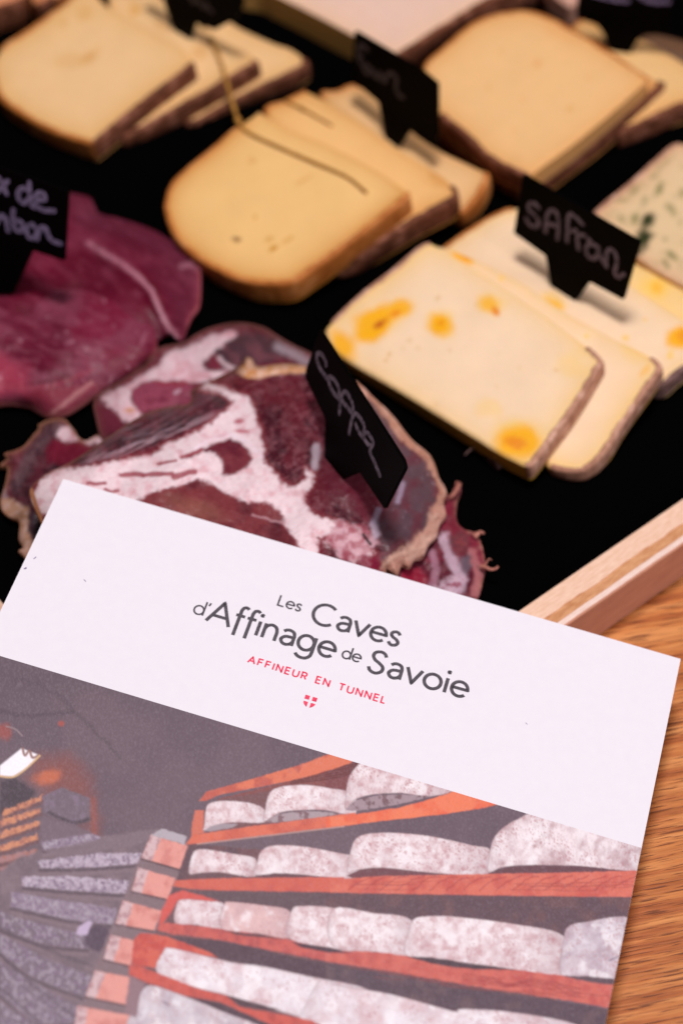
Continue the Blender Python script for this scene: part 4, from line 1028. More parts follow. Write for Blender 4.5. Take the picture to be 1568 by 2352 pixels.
onB = on_plane([(552, 292), (585, 316), (660, 350), (740, 384), (800, 412), (842, 446)], *B_plane(0)) + np.array([0, 0, rs])
midA = at([(532, 230), (545, 272)], [.0225, .0222])
stalk('long bent hay stalk crossing from the top left tomme onto the front hay cheese slice', np.concatenate([onA, midA, onB]), rs)
onB2 = on_plane([(655, 234), (690, 250), (730, 272), (764, 292)], *B_plane(1)) + np.array([0, 0, rs*.7])
stalk('short hay stalk lying on the second hay cheese slice', onB2, rs*.7)

# ------------------------------------------------------------------ brochure
VPv = np.array([[2801., -4478.]])
dv = unit(rays(VPv)[0]); dv = dv if dv[1] > 0 else -dv            # up the sheet
rTL, rTR = rays([(146, 1100)])[0], rays([(1562, 1513.6)])[0]
dh = unit(np.cross(np.cross(rTL, rTR), dv)); dh = dh if dh[0] > 0 else -dh
s_, _, _, _ = np.linalg.lstsq(np.stack([rTR, -rTL], 1), .148*dh, rcond=None)
TL = CAM + s_[1]*rTL
nCd = unit(np.cross(dh, dv)); nCd = nCd if nCd[2] > 0 else -nCd
def card(u, v, lift=0.0):                                        # millimetres right and down the sheet
    u, v = np.asarray(u, float), np.asarray(v, float)
    return TL + np.outer(u, dh)*.001 - np.outer(v, dv)*.001 + nCd*lift
def card_uv(px):
    X = on_plane(px, TL, nCd) - TL
    return X@dh*1000, -(X@dv)*1000
def project(X):
    q = (X-CAM) @ RC
    return np.stack([CX - F_PX*q[:, 0]/q[:, 2], CY + F_PX*q[:, 1]/q[:, 2]], 1)
broch = thing('brochure', 'white brochure printed with Les Caves d\'Affinage de Savoie above a cellar photograph', 'brochure')
V = []; Fc = []
Wd, Hd, th = 148.0, 210.0, .00035
bm = bmesh.new()
vs = [bm.verts.new(tuple(card([u], [v])[0])) for u, v in ((0, 0), (0, Hd), (Wd, Hd), (Wd, 0))]
f = bm.faces.new(vs); r = bmesh.ops.extrude_face_region(bm, geom=[f])
bmesh.ops.translate(bm, vec=tuple(-nCd*th), verts=[v for v in r['geom'] if isinstance(v, bmesh.types.BMVert)])
bmesh.ops.recalc_face_normals(bm, faces=bm.faces)
me = bpy.data.meshes.new('sheet'); bm.to_mesh(me); bm.free(); me.materials.append(M_PAPER)
sheet = bpy.data.objects.new('sheet', me); COL.objects.link(sheet); sheet.parent = broch

# the printed cellar photograph
us = np.concatenate([np.arange(0.02, 147.9, .21), [147.98]])
vv = np.concatenate([np.arange(51.0, 134, .21), np.arange(134, 209.6, 1.5), [209.95]])
gu, gv = np.meshgrid(us, vv); nu, nv = len(us), len(vv)
X = card(gu.ravel(), gv.ravel(), .00003)
PX = project(card(gu.ravel(), gv.ravel() + 1.3*np.exp(-(gv.ravel()-51)/4)))     # the print runs on to its cut edge
c5 = lambda pts: [(x*.5038, y*.5038+1433) for x, y in pts]
c6 = lambda pts: [(x*.5038+778, y*.5038+1433) for x, y in pts]
p = Paint(PX, lin(108, 90, 101))
p.mix(sstep(.35, .7, fbm(PX, 120, 3, seed=1))*.6, lin(96, 80, 93))
p.mix(sstep(1700, 1480, PX[:, 1])*.35, lin(84, 72, 80))
p.stroke(c5([(0, 400), (150, 420), (330, 400)]), 5, lin(82, 68, 78), .6, 5, 6); p.stroke(c5([(60, 260), (260, 330), (560, 620)]), 4, lin(84, 70, 80), .5, 5, 8)
OR, ORD, RD, DK = lin(216, 118, 92), lin(188, 94, 82), lin(206, 92, 78), lin(98, 78, 87)
WH, WP, WS = lin(236, 223, 230), lin(206, 166, 170), lin(170, 152, 164)
MO = (lin(202, 164, 170), 13, .40, .76)
MOS = (lin(196, 152, 156), 11, .5, .68)
# far end: lamp, warm glow, stacks
p.poly(c5([(150, 620), (330, 600), (420, 700), (450, 960), (400, 960), (380, 800), (200, 770), (130, 700)]), lin(134, 78, 74), 30, 10, 30, .8)
p.spot(c5([(215, 700)])[0], 26, lin(206, 112, 78), .7, 1.2, 40); p.spot(c5([(20, 490)])[0], 26, lin(160, 78, 70), .7); p.spot(c5([(280, 455)])[0], 9, lin(170, 84, 76), .8)
p.poly(c5([(0, 720), (70, 700), (160, 760), (150, 800), (0, 870)]), lin(74, 62, 72), 8, 4)
p.poly(c5([(0, 648), (100, 568), (182, 600), (120, 660), (60, 696), (0, 692)]), lin(246, 240, 250), 3); p.stroke(c5([(105, 570), (115, 600), (135, 580), (150, 610), (180, 598)]), 3, lin(140, 96, 88), .9)
p.stroke(c5([(182, 602), (115, 664), (60, 698), (0, 694)]), 2.2, lin(214, 176, 130), .9, 1.5)
p.stroke(c5([(30, 468), (70, 480), (102, 510)]), 2, lin(150, 130, 136), .7, 1.5)
for k, (y0, y1) in enumerate(((850, 780), (900, 835), (950, 895), (1010, 960), (1060, 1030), (1110, 1090))):
    h = 26; w_ = 195-k*8
    p.poly(c5([(0 if k else 18, y0), (w_, y1), (w_, y1+h), (0 if k else 18, y0+h+8)]), lin(212, 142, 108) if k < 4 else lin(168, 124, 126), 3, 6, 8, .9, 0, k, (lin(170, 108, 94), 9, .35, .75))
    p.stroke(c5([(0, y0+h+14), (w_, y1+h+8)]), 4, lin(110, 76, 80), .8, 2.5, 2)
p.poly(c5([(195, 790), (285, 745), (415, 800), (415, 900), (330, 915), (200, 860)]), lin(112, 97, 110), 3, 3, 9, 1, 0, 3, (lin(128, 110, 130), 14, .4, .8))
p.stroke(c5([(225, 860), (330, 905), (410, 890)]), 4, lin(70, 58, 68), .8, 3, 2)
p.poly(c5([(180, 880), (330, 915), (430, 955), (420, 975), (190, 990)]), lin(116, 98, 110), 4, 3, 9, .9)
p.stroke(c5([(425, 800), (432, 960)]), 7, lin(150, 84, 76), .6, 6, 3)
# left racks running away, one row under the other
ROW = lin(146, 130, 148); ROWL = lin(182, 166, 184); ROWD = lin(114, 98, 112)
rows = [([(190, 992), (420, 955), (462, 975), (430, 1000), (200, 1032)], ROW),
        ([(170, 1082), (450, 1045), (645, 1046), (645, 1092), (400, 1112), (185, 1114)], ROWL),
        ([(100, 1152), (300, 1150), (592, 1170), (590, 1232), (400, 1222), (110, 1198)], ROWL),
        ([(55, 1222), (300, 1262), (532, 1298), (522, 1372), (330, 1352), (50, 1290)], ROW),
        ([(0, 1312), (200, 1372), (440, 1430), (400, 1482), (200, 1462), (0, 1390)], ROWD),
        ([(0, 1410), (200, 1520), (430, 1608), (390, 1705), (150, 1612), (0, 1500)], ROWD),
        ([(0, 1540), (350, 1745), (345, 1823), (160, 1823), (0, 1690)], ROWD),
        ([(0, 1720), (160, 1830), (300, 1920), (0, 1920)], ROWD)]
p.poly(c5([(0, 1130), (100, 1060), (300, 1000), (640, 940), (740, 935), (660, 1080), (560, 1300), (440, 1620), (340, 1830), (0, 1900)]), lin(112, 95, 105), 4, 3, 12, 1, 0, 1, (lin(128, 108, 118), 20, .3, .8))
for k, (q, col) in enumerate(rows):
    p.poly(c5(q), col, 2.5, 3.5, 7, .96, 0, k, (lin(124, 104, 128), 6, .30, .80))
    k2 = np.where((np.abs(PX-np.asarray(c5(q)).mean(0)) < 160).all(1))[0]
    dq, _ = sdf(PX[k2], c5(q)); wq = ((1-sstep(-2, 1, dq))*sstep(.42, .75, fbm(PX[k2], 6.5, 3, sx=.8, seed=k+70))*.30)[:, None]
    p.c[k2] = p.c[k2]*(1-wq) + lin(214, 202, 218)*wq
    lower = q[len(q)//2:][::-1] if k else q[3:][::-1]
    p.stroke(c5([(x, y+10) for x, y in sorted(lower)]), 4.0, lin(84, 68, 80), .8, 3, 2)
    p.stroke(c5([(x, y+26) for x, y in sorted(lower)]), 4.5, lin(128, 108, 118), .8, 2.5, 2)
for q in ([(0, 1500), (100, 1600), (300, 1760), (380, 1823)], [(0, 1660), (120, 1760), (200, 1850)], [(0, 1380), (200, 1480), (420, 1560)]):
    p.stroke(c5(q), 3.2, lin(86, 72, 84), .6, 2.5, 4)
p.poly(c5([(200, 1035), (650, 942), (745, 936), (690, 962), (640, 1005), (400, 1045), (280, 1062)]), lin(124, 106, 116), 3, 3, 9, .9)
p.poly(c5([(385, 1420), (440, 1370), (500, 1390), (480, 1470), (450, 1500), (390, 1470)]), lin(84, 66, 84), 5, 4)
p.poly(c5([(345, 1415), (365, 1375), (410, 1355), (425, 1365), (395, 1420), (370, 1420)]), lin(190, 170, 200), 3, 2)
# the pier of pink blocks with grey spacers
p.poly(c5([(690, 955), (870, 1000), (820, 1160), (770, 1280), (700, 1420), (640, 1620), (590, 1830), (345, 1830), (420, 1600), (540, 1310), (640, 1060)]), lin(128, 106, 114), 2)
for a in ([(690, 962), (862, 1012), (820, 1122), (645, 1072)], [(632, 1112), (800, 1160), (762, 1258), (600, 1222)], [(562, 1262), (738, 1310), (700, 1402), (528, 1372)], [(508, 1420), (632, 1450), (592, 1562), (474, 1532)], [(436, 1582), (592, 1612), (582, 1742), (392, 1702)], [(356, 1742), (592, 1785), (590, 1850), (340, 1850)]):
    p.poly(c5(a), lin(222, 152, 144), 2, 2, 8, 1, 0, int(a[0][0]), (lin(204, 128, 122), 26, .42, .7))
    lft = [a[0], (a[0][0]+46, a[0][1]+12), (a[3][0]+44, a[3][1]+12), a[3]]
    p.poly(c5(lft), lin(206, 178, 184), 2.5, 3, 8, .95, 0, 4, (lin(176, 140, 148), 9, .45, .65))
    p.stroke(c5([a[3], a[2]]), 2.4, lin(82, 62, 70), .9, 1.6)
p.poly(c5([(690, 962), (740, 933), (852, 968), (842, 1008)]), lin(176, 166, 176), 2, 2, 8, 1)
# right racks
p.poly(c5([(860, 1000), (2700, 1160), (2500, 1850), (590, 1850), (640, 1560), (720, 1380), (800, 1180)]), lin(112, 80, 86), 3, 2, 12, 1, 0, 1, (lin(96, 72, 82), 40, .4, .7))
p.poly(c5([(990, 800), (1568, 655), (1600, 660), (1600, 800), (1240, 760), (1000, 815)]), lin(132, 78, 78), 2, 2)
p.poly(c6([(-60, 650), (0, 655), (100, 655), (40, 720), (20, 790), (-60, 780)]), lin(124, 72, 76), 2, 2)
for k in range(6): p.stroke(c6([(-220, 730-k*6), (0, 705-k*10), (90, 672-k*3)]), 1.4, lin(96, 52, 56), .8, 1.2, 1)
p.poly(c5([(908, 808), (942, 765), (1500, 612), (1560, 622), (1640, 640), (1560, 662), (1300, 722), (1000, 780), (940, 806)]), OR, 2, 1.5, 9, 1, 0, 2, (ORD, 22, .4, .7))
p.poly(c5([(890, 850), (945, 850), (935, 950), (870, 965), (876, 910)]), lin(204, 112, 94), 2, 2)
p.poly(c5([(930, 850), (1000, 800), (1240, 760), (1240, 920), (930, 950)]), lin(118, 82, 86), 3, 2)
def wheel(q, s, mo=MO, col=None):
    q = smooth(q, 4)
    p.poly(q, WH if col is None else col, 2.0, .8, 6, 1, 0, s, (mo[0], mo[1], .30, .92))
    a = np.asarray(q, float); y = a[:, 1]; mid = (y.min()+y.max())/2
    k = np.where((p.P > a.min(0)-3).all(1) & (p.P < a.max(0)+3).all(1))[0]
    d, _ = sdf(p.P[k], a); ins = 1-sstep(-3, 1, d)
    rim = np.exp(np.minimum(d, 0)/9)*.20 + sstep(.48, .80, fbm(p.P[k], 5.0, 3, sx=.55, seed=s+40))*.30 + sstep(.45, .75, fbm(p.P[k], 34, 3, seed=s+44))*.22 + sstep(y.mean()-4, y.max(), p.P[k][:, 1])*.12
    w_ = (ins*rim)[:, None]; p.c[k] = p.c[k]*(1-w_) + lin(184, 150, 158)*w_
    w_ = (ins*sstep(.5, .78, fbm(p.P[k], 26, 3, seed=s+60))*.6)[:, None]; p.c[k] = p.c[k]*(1-w_) + lin(246, 241, 248)*w_
    x0, x1 = a[:, 0].min(), a[:, 0].max(); tx = (p.P[k][:, 0]-x0)/(x1-x0)                   # the printed roundness of each wheel
    w_ = (ins*(sstep(.62, 1.0, tx)*.34 + sstep(.10, .0, tx)*.24))[:, None]; p.c[k] = p.c[k]*(1-w_) + lin(164, 142, 152)*w_
    w_ = (ins*sstep(.60, .74, fbm(p.P[k], 3.4, 2, seed=s+80))*sstep(.40, .62, fbm(p.P[k], 30, 3, seed=s+83))*.55)[:, None]; p.c[k] = p.c[k]*(1-w_) + lin(176, 112, 118)*w_
    w_ = ((1-sstep(.6, 2.2, np.abs(d)))*.35)[:, None]; p.c[k] = p.c[k]*(1-w_) + lin(120, 84, 92)*w_
wheel(c5([(932, 915), (940, 840), (965, 815), (1030, 807), (1140, 817), (1208, 850), (1204, 905), (1080, 905), (1000, 915), (930, 942)]), 1)
p.poly(c5([(930, 945), (960, 922), (1030, 910), (1085, 912), (1060, 930), (960, 945)]), lin(160, 146, 156), 2, 1.5)
wheel(c5([(1206, 900), (1208, 850), (1230, 770), (1290, 742), (1400, 737), (1500, 752), (1610, 780), (1620, 870), (1568, 868), (1480, 850), (1380, 850), (1280, 860)]), 2)
p.poly(c5([(1206, 905), (1260, 870), (1380, 853), (1480, 858), (1560, 868), (1420, 888), (1260, 906)]), lin(168, 150, 158), 2, 1.5, 8, 1, 0, 3, (lin(128, 100, 108), 12, .45, .65))
wheel(c6([(30, 845), (32, 770), (48, 700), (100, 655), (190, 664), (350, 720), (525, 776), (400, 798), (280, 780), (150, 783), (70, 805)]), 3)
p.poly(c6([(30, 850), (70, 808), (180, 786), (300, 786), (420, 798), (260, 830), (60, 856)]), lin(160, 138, 148), 2, 1.5, 8, 1, 0, 4, (lin(120, 92, 100), 12, .45, .65))
p.poly(c5([(846, 1006), (880, 962), (1100, 930), (1568, 868), (1620, 860), (1620, 915), (1568, 922), (1200, 965), (900, 1003)]), lin(214, 112, 90), 2, 1.5, 9, 1, 0, 5, (lin(190, 90, 78), 26, .3, .85))
p.poly(c6([(-60, 882), (0, 880), (270, 842), (545, 778), (740, 845), (500, 870), (200, 900), (-60, 930)]), lin(230, 124, 92), 2, 1.5, 9, 1, 0, 6, (lin(224, 104, 76), 30, .4, .7))
p.stroke(c5([(900, 1004), (1200, 968), (1568, 924)]), 1.8, lin(196, 160, 156), .6, 1.4)
wheel(c5([(862, 1135), (880, 1045), (930, 1028), (1060, 1048), (1165, 1072), (1162, 1152), (1000, 1132), (900, 1138)]), 7)
wheel(c5([(1164, 1145), (1172, 1090), (1192, 1035), (1255, 1010), (1400, 1017), (1568, 1050), (1625, 1065), (1620, 1160), (1450, 1152), (1300, 1138)]), 8)
p.poly(c5([(866, 1145), (920, 1136), (1010, 1138), (1100, 1156), (880, 1160)]), lin(104, 76, 84), 2, 1.5); p.poly(c5([(1166, 1150), (1250, 1138), (1400, 1146), (1500, 1158), (1200, 1160)]), lin(104, 72, 80), 2, 1.5)
wheel(c6([(38, 1135), (48, 1060), (70, 990), (120, 960), (250, 953), (420, 970), (600, 1010), (690, 1035), (676, 1142), (420, 1135), (200, 1112), (80, 1122)]), 9)
p.poly(c6([(36, 1148), (90, 1122), (200, 1114), (420, 1138), (500, 1152), (300, 1156), (60, 1160)]), lin(112, 72, 80), 2, 1.5)
wheel(c6([(680, 1132), (684, 1060), (700, 990), (740, 940), (810, 905), (900, 888), (1100, 945), (1400, 1030), (1400, 1140), (1100, 1108), (850, 1102), (740, 1112)]), 10, (lin(180, 146, 154), 20, .42, .66))
p.poly(c6([(678, 1142), (760, 1112), (860, 1102), (1100, 1108), (1360, 1135), (1000, 1142)]), lin(104, 70, 80), 2, 1.5)
BRD = (lin(194, 90, 82), 22, .3, .85)
p.poly(c5([(790, 1195), (800, 1168), (1000, 1160), (1568, 1155), (1568, 1225), (1000, 1216), (830, 1205)]), lin(204, 100, 86), 2, 1.5, 9, 1, 0, 11, BRD)
p.poly(c6([(-40, 1168), (200, 1150), (700, 1140), (1372, 1130), (1380, 1248), (800, 1240), (-40, 1226)]), lin(212, 114, 98), 2, 1.5, 9, 1, 0, 12, BRD)
for x in range(40, 1300, 75): p.stroke(c6([(x, 1215), (x+30, 1190), (x+70, 1160+random.random()*14), (x+120, 1152)]), 1.7, lin(160, 64, 68), .55, 1.5, 4, x)
p.poly(c5([(850, 1216), (1568, 1226), (1600, 1228), (1600, 1295), (1420, 1290), (1330, 1310), (1150, 1285), (1000, 1275)]), DK, 2, 2)
p.poly(c6([(-60, 1230), (800, 1243), (1380, 1250), (1380, 1380), (1060, 1376), (1022, 1425), (780, 1365), (500, 1335), (330, 1350), (150, 1320), (-60, 1300)]), lin(96, 74, 84), 2, 2, 9, 1, 0, 1, (lin(108, 80, 86), 30, .4, .7))
p.poly(c5([(770, 1240), (830, 1215), (930, 1240), (1010, 1272), (900, 1262), (810, 1262), (770, 1330), (720, 1390), (740, 1300)]), lin(206, 88, 82), 3, 2)
wheel(c5([(800, 1365), (806, 1280), (840, 1256), (940, 1264), (1025, 1282), (1015, 1392), (900, 1372)]), 13)
wheel(c5([(1010, 1392), (1022, 1280), (1060, 1268), (1200, 1284), (1322, 1312), (1318, 1432), (1180, 1412)]), 14, (lin(214, 180, 184), 30, .4, .7), lin(224, 186, 188))
wheel(c5([(1318, 1435), (1330, 1305), (1385, 1287), (1480, 1290), (1600, 1310), (1700, 1330), (1700, 1500), (1500, 1475)]), 15)
wheel(c6([(-30, 1300), (150, 1318), (330, 1352), (312, 1512), (150, 1492), (-30, 1465)]), 16)
wheel(c6([(308, 1512), (320, 1400), (340, 1348), (390, 1334), (520, 1335), (780, 1366), (1030, 1428), (1014, 1602), (800, 1576), (500, 1535)]), 17)
wheel(c6([(1012, 1602), (1025, 1430), (1045, 1380), (1120, 1360), (1340, 1352), (1330, 1625), (1150, 1615)]), 18, (lin(176, 158, 172), 24, .4, .65), lin(214, 204, 216))
p.stroke(c6([(1230, 1535), (1260, 1522), (1268, 1518)]), 1.8, lin(120, 100, 124), .8, 1.4)
p.poly(c5([(715, 1395), (740, 1362), (900, 1375), (1180, 1415), (1320, 1440), (1568, 1510), (1568, 1552), (1300, 1502), (1000, 1440), (780, 1412)]), lin(198, 96, 90), 2, 2, 9, 1, 0, 19, (lin(170, 78, 80), 16, .3, .85))
p.poly(c6([(-60, 1488), (150, 1494), (312, 1514), (520, 1566), (820, 1578), (1020, 1604), (1300, 1640), (1280, 1760), (1000, 1710), (600, 1650), (200, 1578), (-60, 1538)]), lin(204, 106, 96), 2, 2, 9, 1, 0, 20, (lin(184, 84, 82), 18, .3, .85))
for k in range(5): p.stroke(c6([(560, 1600+k*9), (700, 1612+k*8), (760, 1640+k*4), (840, 1628+k*6), (900, 1620+k*9), (1100, 1660+k*10)]), 1.5, lin(150, 62, 66), .6, 1.3, 3, k)
p.poly(c6([(310, 1516), (420, 1520), (620, 1552), (800, 1576), (620, 1576), (430, 1552)]), lin(80, 62, 72), 2, 1.5); p.poly(c5([(1020, 1400), (1180, 1416), (1300, 1440), (1200, 1430), (1080, 1418)]), lin(92, 68, 76), 2, 1.5); p.poly(c5([(1326, 1450), (1450, 1470), (1600, 1500), (1500, 1500), (1370, 1475)]), lin(76, 56, 68), 2, 1.5)
p.poly(c6([(1020, 1606), (1120, 1606), (1330, 1625), (1330, 1655), (1150, 1635)]), lin(96, 76, 86), 2, 1.5)
p.poly(c5([(770, 1425), (900, 1436), (1000, 1446), (1300, 1512), (1568, 1568), (1640, 1580), (1640, 1660), (1400, 1600), (1200, 1565), (960, 1515), (860, 1465)]), lin(84, 64, 76), 2, 2)
p.poly(c6([(-60, 1552), (200, 1590), (600, 1660), (1000, 1722), (1300, 1770), (1300, 1850), (1100, 1840), (800, 1775), (520, 1762), (250, 1692), (-60, 1640)]), lin(88, 70, 82), 2, 2, 9, 1, 0, 3, (lin(104, 82, 90), 34, .45, .7))
p.poly(c5([(610, 1440), (640, 1408), (760, 1424), (960, 1500), (990, 1522), (770, 1482), (745, 1500), (725, 1572), (600, 1550)]), lin(206, 96, 82), 2, 2, 9, 1, 0, 5, (lin(190, 76, 70), 22, .42, .66))
wheel(c5([(718, 1592), (745, 1495), (790, 1480), (1040, 1540), (1200, 1562), (1400, 1606), (1700, 1680), (1700, 1850), (1420, 1806), (1200, 1742), (1030, 1692), (880, 1655)]), 21, (lin(216, 188, 196), 30, .4, .85), lin(236, 228, 238))
wheel(c6([(-100, 1640), (0, 1650), (250, 1692), (520, 1766), (560, 1756), (800, 1772), (1100, 1836), (1100, 1950), (-100, 1950)]), 22, (lin(216, 188, 196), 30, .4, .85), lin(234, 226, 236))
p.poly(c5([(588, 1560), (610, 1548), (720, 1592), (900, 1662), (1030, 1694), (1090, 1745), (1420, 1808), (1500, 1850), (1280, 1850), (1000, 1722), (800, 1690), (590, 1600)]), lin(200, 90, 80), 2, 2, 9, 1, 0, 23, (lin(172, 72, 70), 18, .3, .85))
p.poly(c5([(1036, 1697), (1140, 1722), (1280, 1760), (1180, 1756), (1090, 1742)]), lin(84, 62, 72), 2, 1.5)
p.poly(c5([(690, 1640), (820, 1692), (1000, 1728), (1290, 1852), (1140, 1850), (860, 1722), (720, 1660)]), lin(80, 60, 72), 2, 2)
wheel(c5([(618, 1850), (628, 1740), (645, 1675), (690, 1648), (800, 1682), (1000, 1762), (1200, 1860)]), 24, (lin(186, 176, 190), 34, .42, .66), lin(216, 208, 218))
p.stroke(c5([(745, 1722), (760, 1730), (770, 1738)]), 1.6, lin(110, 90, 110), .9, 1.2)
p.poly(c5([(590, 1610), (668, 1640), (640, 1680), (622, 1800), (570, 1770)]), lin(142, 112, 122), 2.5, 2)
for (x0, y0, x1, y1) in ((0, 1200, 1360, 1190), (20, 1580, 1240, 1700)):
    for k in range(16):
        f = random.random(); xa = x0+(x1-x0)*f; L_ = 120+200*random.random(); sl = (y1-y0)/(x1-x0)
        yy = y0+sl*(xa-x0)+(random.random()-.5)*50
        p.stroke(c6([(xa, yy), (xa+L_*.5, yy+sl*L_*.5+3), (xa+L_, yy+sl*L_)]), 1.1, lin(150, 66, 66), .4, 1, 2, k)
# ink grain of the print and bare paper fibres
p.mix(sstep(.5, .8, fbm(PX, 3.0, 2, seed=31))*.07, lin(180, 162, 178))
p.mix(sstep(.55, .8, fbm(PX, 3.2, 2, seed=37))*.08, lin(96, 70, 90))
p.mix(sstep(.5, .85, fbm(PX, 4.5, 2, sx=.35, seed=41))*.07, lin(204, 186, 202))
idx = np.arange(nu*nv).reshape(nv, nu)
q = np.stack([idx[:-1, :-1].ravel(), idx[1:, :-1].ravel(), idx[1:, 1:].ravel(), idx[:-1, 1:].ravel()], 1)
link_mesh('cover_photograph', X, q.tolist(), M_PRINT, broch, p.c, shade=False)

# lettering, drawn as even strokes on the sheet
def arc(cx, cy, rx, ry, a0, a1, n=18):
    return [(cx+rx*math.cos(math.radians(a0+(a1-a0)*k/n)), cy+ry*math.sin(math.radians(a0+(a1-a0)*k/n))) for k in range(n+1)]
sm = lambda pts: smooth(pts, 6, closed=False).tolist()
GL = {
 'C': (1.42, [arc(.75, .75, .72, .75, 47, 313, 26)]),
 'L': (.80, [[(.05, 1.5), (.05, 0), (.75, 0)]]),
 'S': (.98, [sm([(.86, 1.22), (.72, 1.43), (.48, 1.5), (.2, 1.38), (.12, 1.12), (.28, .87), (.56, .72), (.82, .5), (.82, .22), (.6, .02), (.36, .0), (.14, .12), (.04, .32)])]),
 'A': (1.32, [[(0, 0), (.66, 1.5), (1.32, 0)], [(.25, .5), (1.07, .5)]]),
 'a': (.86, [sm([(.1, .84), (.26, .97), (.46, 1.0), (.68, .9), (.76, .66)])+[(.76, 0)], sm([(.76, .56), (.5, .56), (.24, .5), (.08, .28), (.2, .06), (.4, 0), (.62, .08), (.76, .28)])]),
 'v': (.88, [[(0, 1), (.44, 0), (.88, 1)]]),
 'e': (1.0, [[(.05, .53), (.95, .53)] + arc(.5, .5, .46, .5, 4, 318, 26)]),
 's': (.68, [sm([(.6, .82), (.48, .97), (.32, 1.0), (.14, .9), (.1, .72), (.24, .57), (.46, .46), (.6, .28), (.52, .08), (.32, 0), (.16, .05), (.04, .2)])]),
 'd': (1.02, [arc(.47, .5, .45, .5, 0, 360, 28), [(.94, 1.62), (.94, 0)]]),
 "'": (.22, [[(.16, 1.62), (.06, 1.25)]]),
 'f': (.50, [sm([(.60, 1.54), (.46, 1.62), (.30, 1.56), (.22, 1.36)])+[(.22, -.42)], [(.0, .98), (.52, .98)]]),
 'i': (.22, [[(.1, 1), (.1, 0)], arc(.1, 1.42, .035, .035, 0, 360, 10)]),
 'n': (.86, [[(.06, 1), (.06, 0)], sm([(.06, .6), (.16, .86), (.42, 1.0), (.68, .88), (.78, .6)])+[(.78, 0)]]),
 'g': (1.02, [arc(.47, .5, .45, .5, 0, 360, 28), [(.94, 1)]+sm([(.94, .05), (.9, -.28), (.7, -.5), (.44, -.55), (.2, -.48), (.06, -.34)])]),
 'o': (1.04, [arc(.52, .5, .48, .5, 0, 360, 28)]),
 'F': (.95, [[(.05, 0), (.05, 1.5), (.9, 1.5)], [(.05, .8), (.8, .8)]]),
 'I': (.10, [[(.05, 0), (.05, 1.5)]]),
 'N': (1.2, [[(.05, 0), (.05, 1.5), (1.15, 0), (1.15, 1.5)]]),
 'E': (.92, [[(.9, 1.5), (.05, 1.5), (.05, 0), (.9, 0)], [(.05, .78), (.8, .78)]]),
 'U': (1.2, [[(.05, 1.5)]+sm([(.05, .6), (.14, .2), (.36, .02), (.6, -.02), (.84, .02), (1.06, .2), (1.15, .6)])+[(1.15, 1.5)]]),
 'R': (1.02, [[(.05, 0), (.05, 1.5)]+sm([(.5, 1.5), (.82, 1.42), (.94, 1.12), (.82, .8), (.5, .7)])+[(.05, .7)], [(.52, .7), (.96, 0)]]),
 'T': (1.1, [[(0, 1.5), (1.1, 1.5)], [(.55, 1.5), (.55, 0)]]),
 ' ': (.75, []),
}
lift_k = [0]
def word(V, Fc, text, start_px, end_px, gap, wd, raise_=0.0):
    """fits the word between two baseline points of the sheet"""
    (u0, u1), (v0, v1) = card_uv([start_px, end_px])
    adv = []; x = 0
    for ch in text:
        adv.append(x); x += GL[ch][0] + gap
    x -= gap
    s = (u1-u0)/x
    ca, sa = 1.0, (v1-v0)/(u1-u0)
    for ch, ax in zip(text, adv):
        for st in GL[ch][1]:
            pts = np.array([((ax+a)*s, b*s) for a, b in st])
            U, Vv = u0+pts[:, 0], v0+pts[:, 0]*sa-pts[:, 1]
            lift_k[0] += 1
            ribbon(V, Fc, np.stack([U, Vv], 1), wd*.001, lambda z: card(z[:, 0], z[:, 1]), nCd, .00005+.0000002*lift_k[0], 1) if False else \
                pen(V, Fc, card(U, Vv), wd*.001, .00005+.0000002*lift_k[0])
    return s
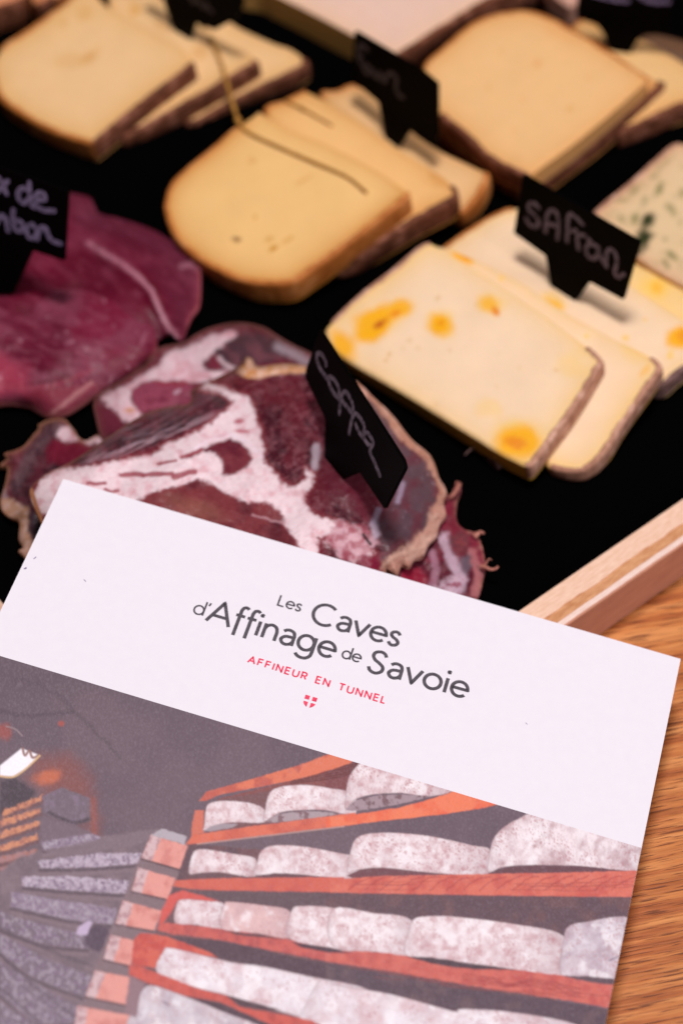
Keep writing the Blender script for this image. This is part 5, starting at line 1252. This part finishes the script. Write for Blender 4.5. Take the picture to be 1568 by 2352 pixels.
def pen(V, Fc, X, wd, lift):
    X = X + nCd*lift; m = len(X); b = len(V)
    tg = [unit(X[i+1]-X[i]) for i in range(m-1)]
    for i in range(m-1):                     # one quad per stretch, a disc at each joint
        s = np.cross(nCd, tg[i])*wd/2; c = len(V)
        V.extend([X[i]+s, X[i]-s, X[i+1]-s, X[i+1]+s]); Fc.append((c, c+1, c+2, c+3))
    if m > 1:
        h = nCd*.00000005
        for i in range(1, m-1):
            if tg[i-1]@tg[i] > .995: continue
            s1, s2 = np.cross(nCd, tg[i-1])*wd/2, np.cross(nCd, tg[i])*wd/2
            out = -1 if np.cross(tg[i-1], tg[i])@nCd > 0 else 1
            a_, b_ = X[i]+s1*out, X[i]+s2*out
            miter = X[i] + unit(s1+s2)*out*wd/2/max(.75, unit(s1+s2)@unit(s1))
            c = len(V); V.extend([X[i]+h, a_+h, miter+h, b_+h]); Fc.append((c, c+1, c+2, c+3))
tz = lambda x, y: (x*.43937+413.4, y*.43937+1332)
V, Fc = [], []
word(V, Fc, 'Les', tz(508, 131), tz(628, 166), .16, .42)
word(V, Fc, 'Caves', tz(678, 218), tz(1138, 350), .14, .80)
word(V, Fc, "d'", tz(66, 172), tz(140, 194), .14, .42)
word(V, Fc, 'Affinage', tz(136, 212), tz(800, 412), .17, .80)
word(V, Fc, 'de', tz(842, 405), tz(940, 433), .12, .42)
word(V, Fc, 'Savoie', tz(974, 474), tz(1494, 620), .17, .80)
link_mesh('title_lettering', V, Fc, M_INK, broch, shade=False)
V, Fc = [], []
word(V, Fc, 'AFFINEUR EN TUNNEL', tz(354, 430), tz(1068, 646), .58, .36)
link_mesh('subtitle_lettering', V, Fc, M_RED, broch, shade=False)
# the small shield: four red quarters round a white cross
(eu,), (ev,) = card_uv([tz(678, 637)])
V, Fc = [], []
def quarter(pts):
    c = len(V); X_ = card([eu+a for a, b in pts], [ev+b for a, b in pts], .00006)
    V.extend(X_); Fc.append(tuple(range(c, c+len(pts))))
quarter([(-1.35, -1.45), (-.33, -1.45), (-.33, -.4), (-1.35, -.4)]); quarter([(.33, -1.45), (1.35, -1.45), (1.35, -.4), (.33, -.4)])
quarter([(-1.35, .2), (-.33, .2), (-.33, 1.55), (-.8, 1.2), (-1.2, .75)]); quarter([(.33, .2), (1.35, .2), (1.2, .75), (.8, 1.2), (.33, 1.55)])
link_mesh('shield_emblem', V, Fc, M_RED, broch, shade=False)
M_FLECK = ramp_mat('violet_fleck', lin(96, 80, 120), lin(150, 130, 176), 900, .7, bump=0)
for q_, wd_ in (([(193, 1331), (198, 1336)], .16), ([(78, 1284), (84, 1279)], .2), ([(62, 1304), (56, 1307)], .35), ([(1206, 1660), (1210, 1664)], .12)):
    V, Fc = [], []; U, Vv = card_uv(q_); pen(V, Fc, card(U, Vv), wd_*.001, .00005)
    link_mesh('ink_fleck', V, Fc, M_FLECK, broch, shade=False)
rebase(broch)
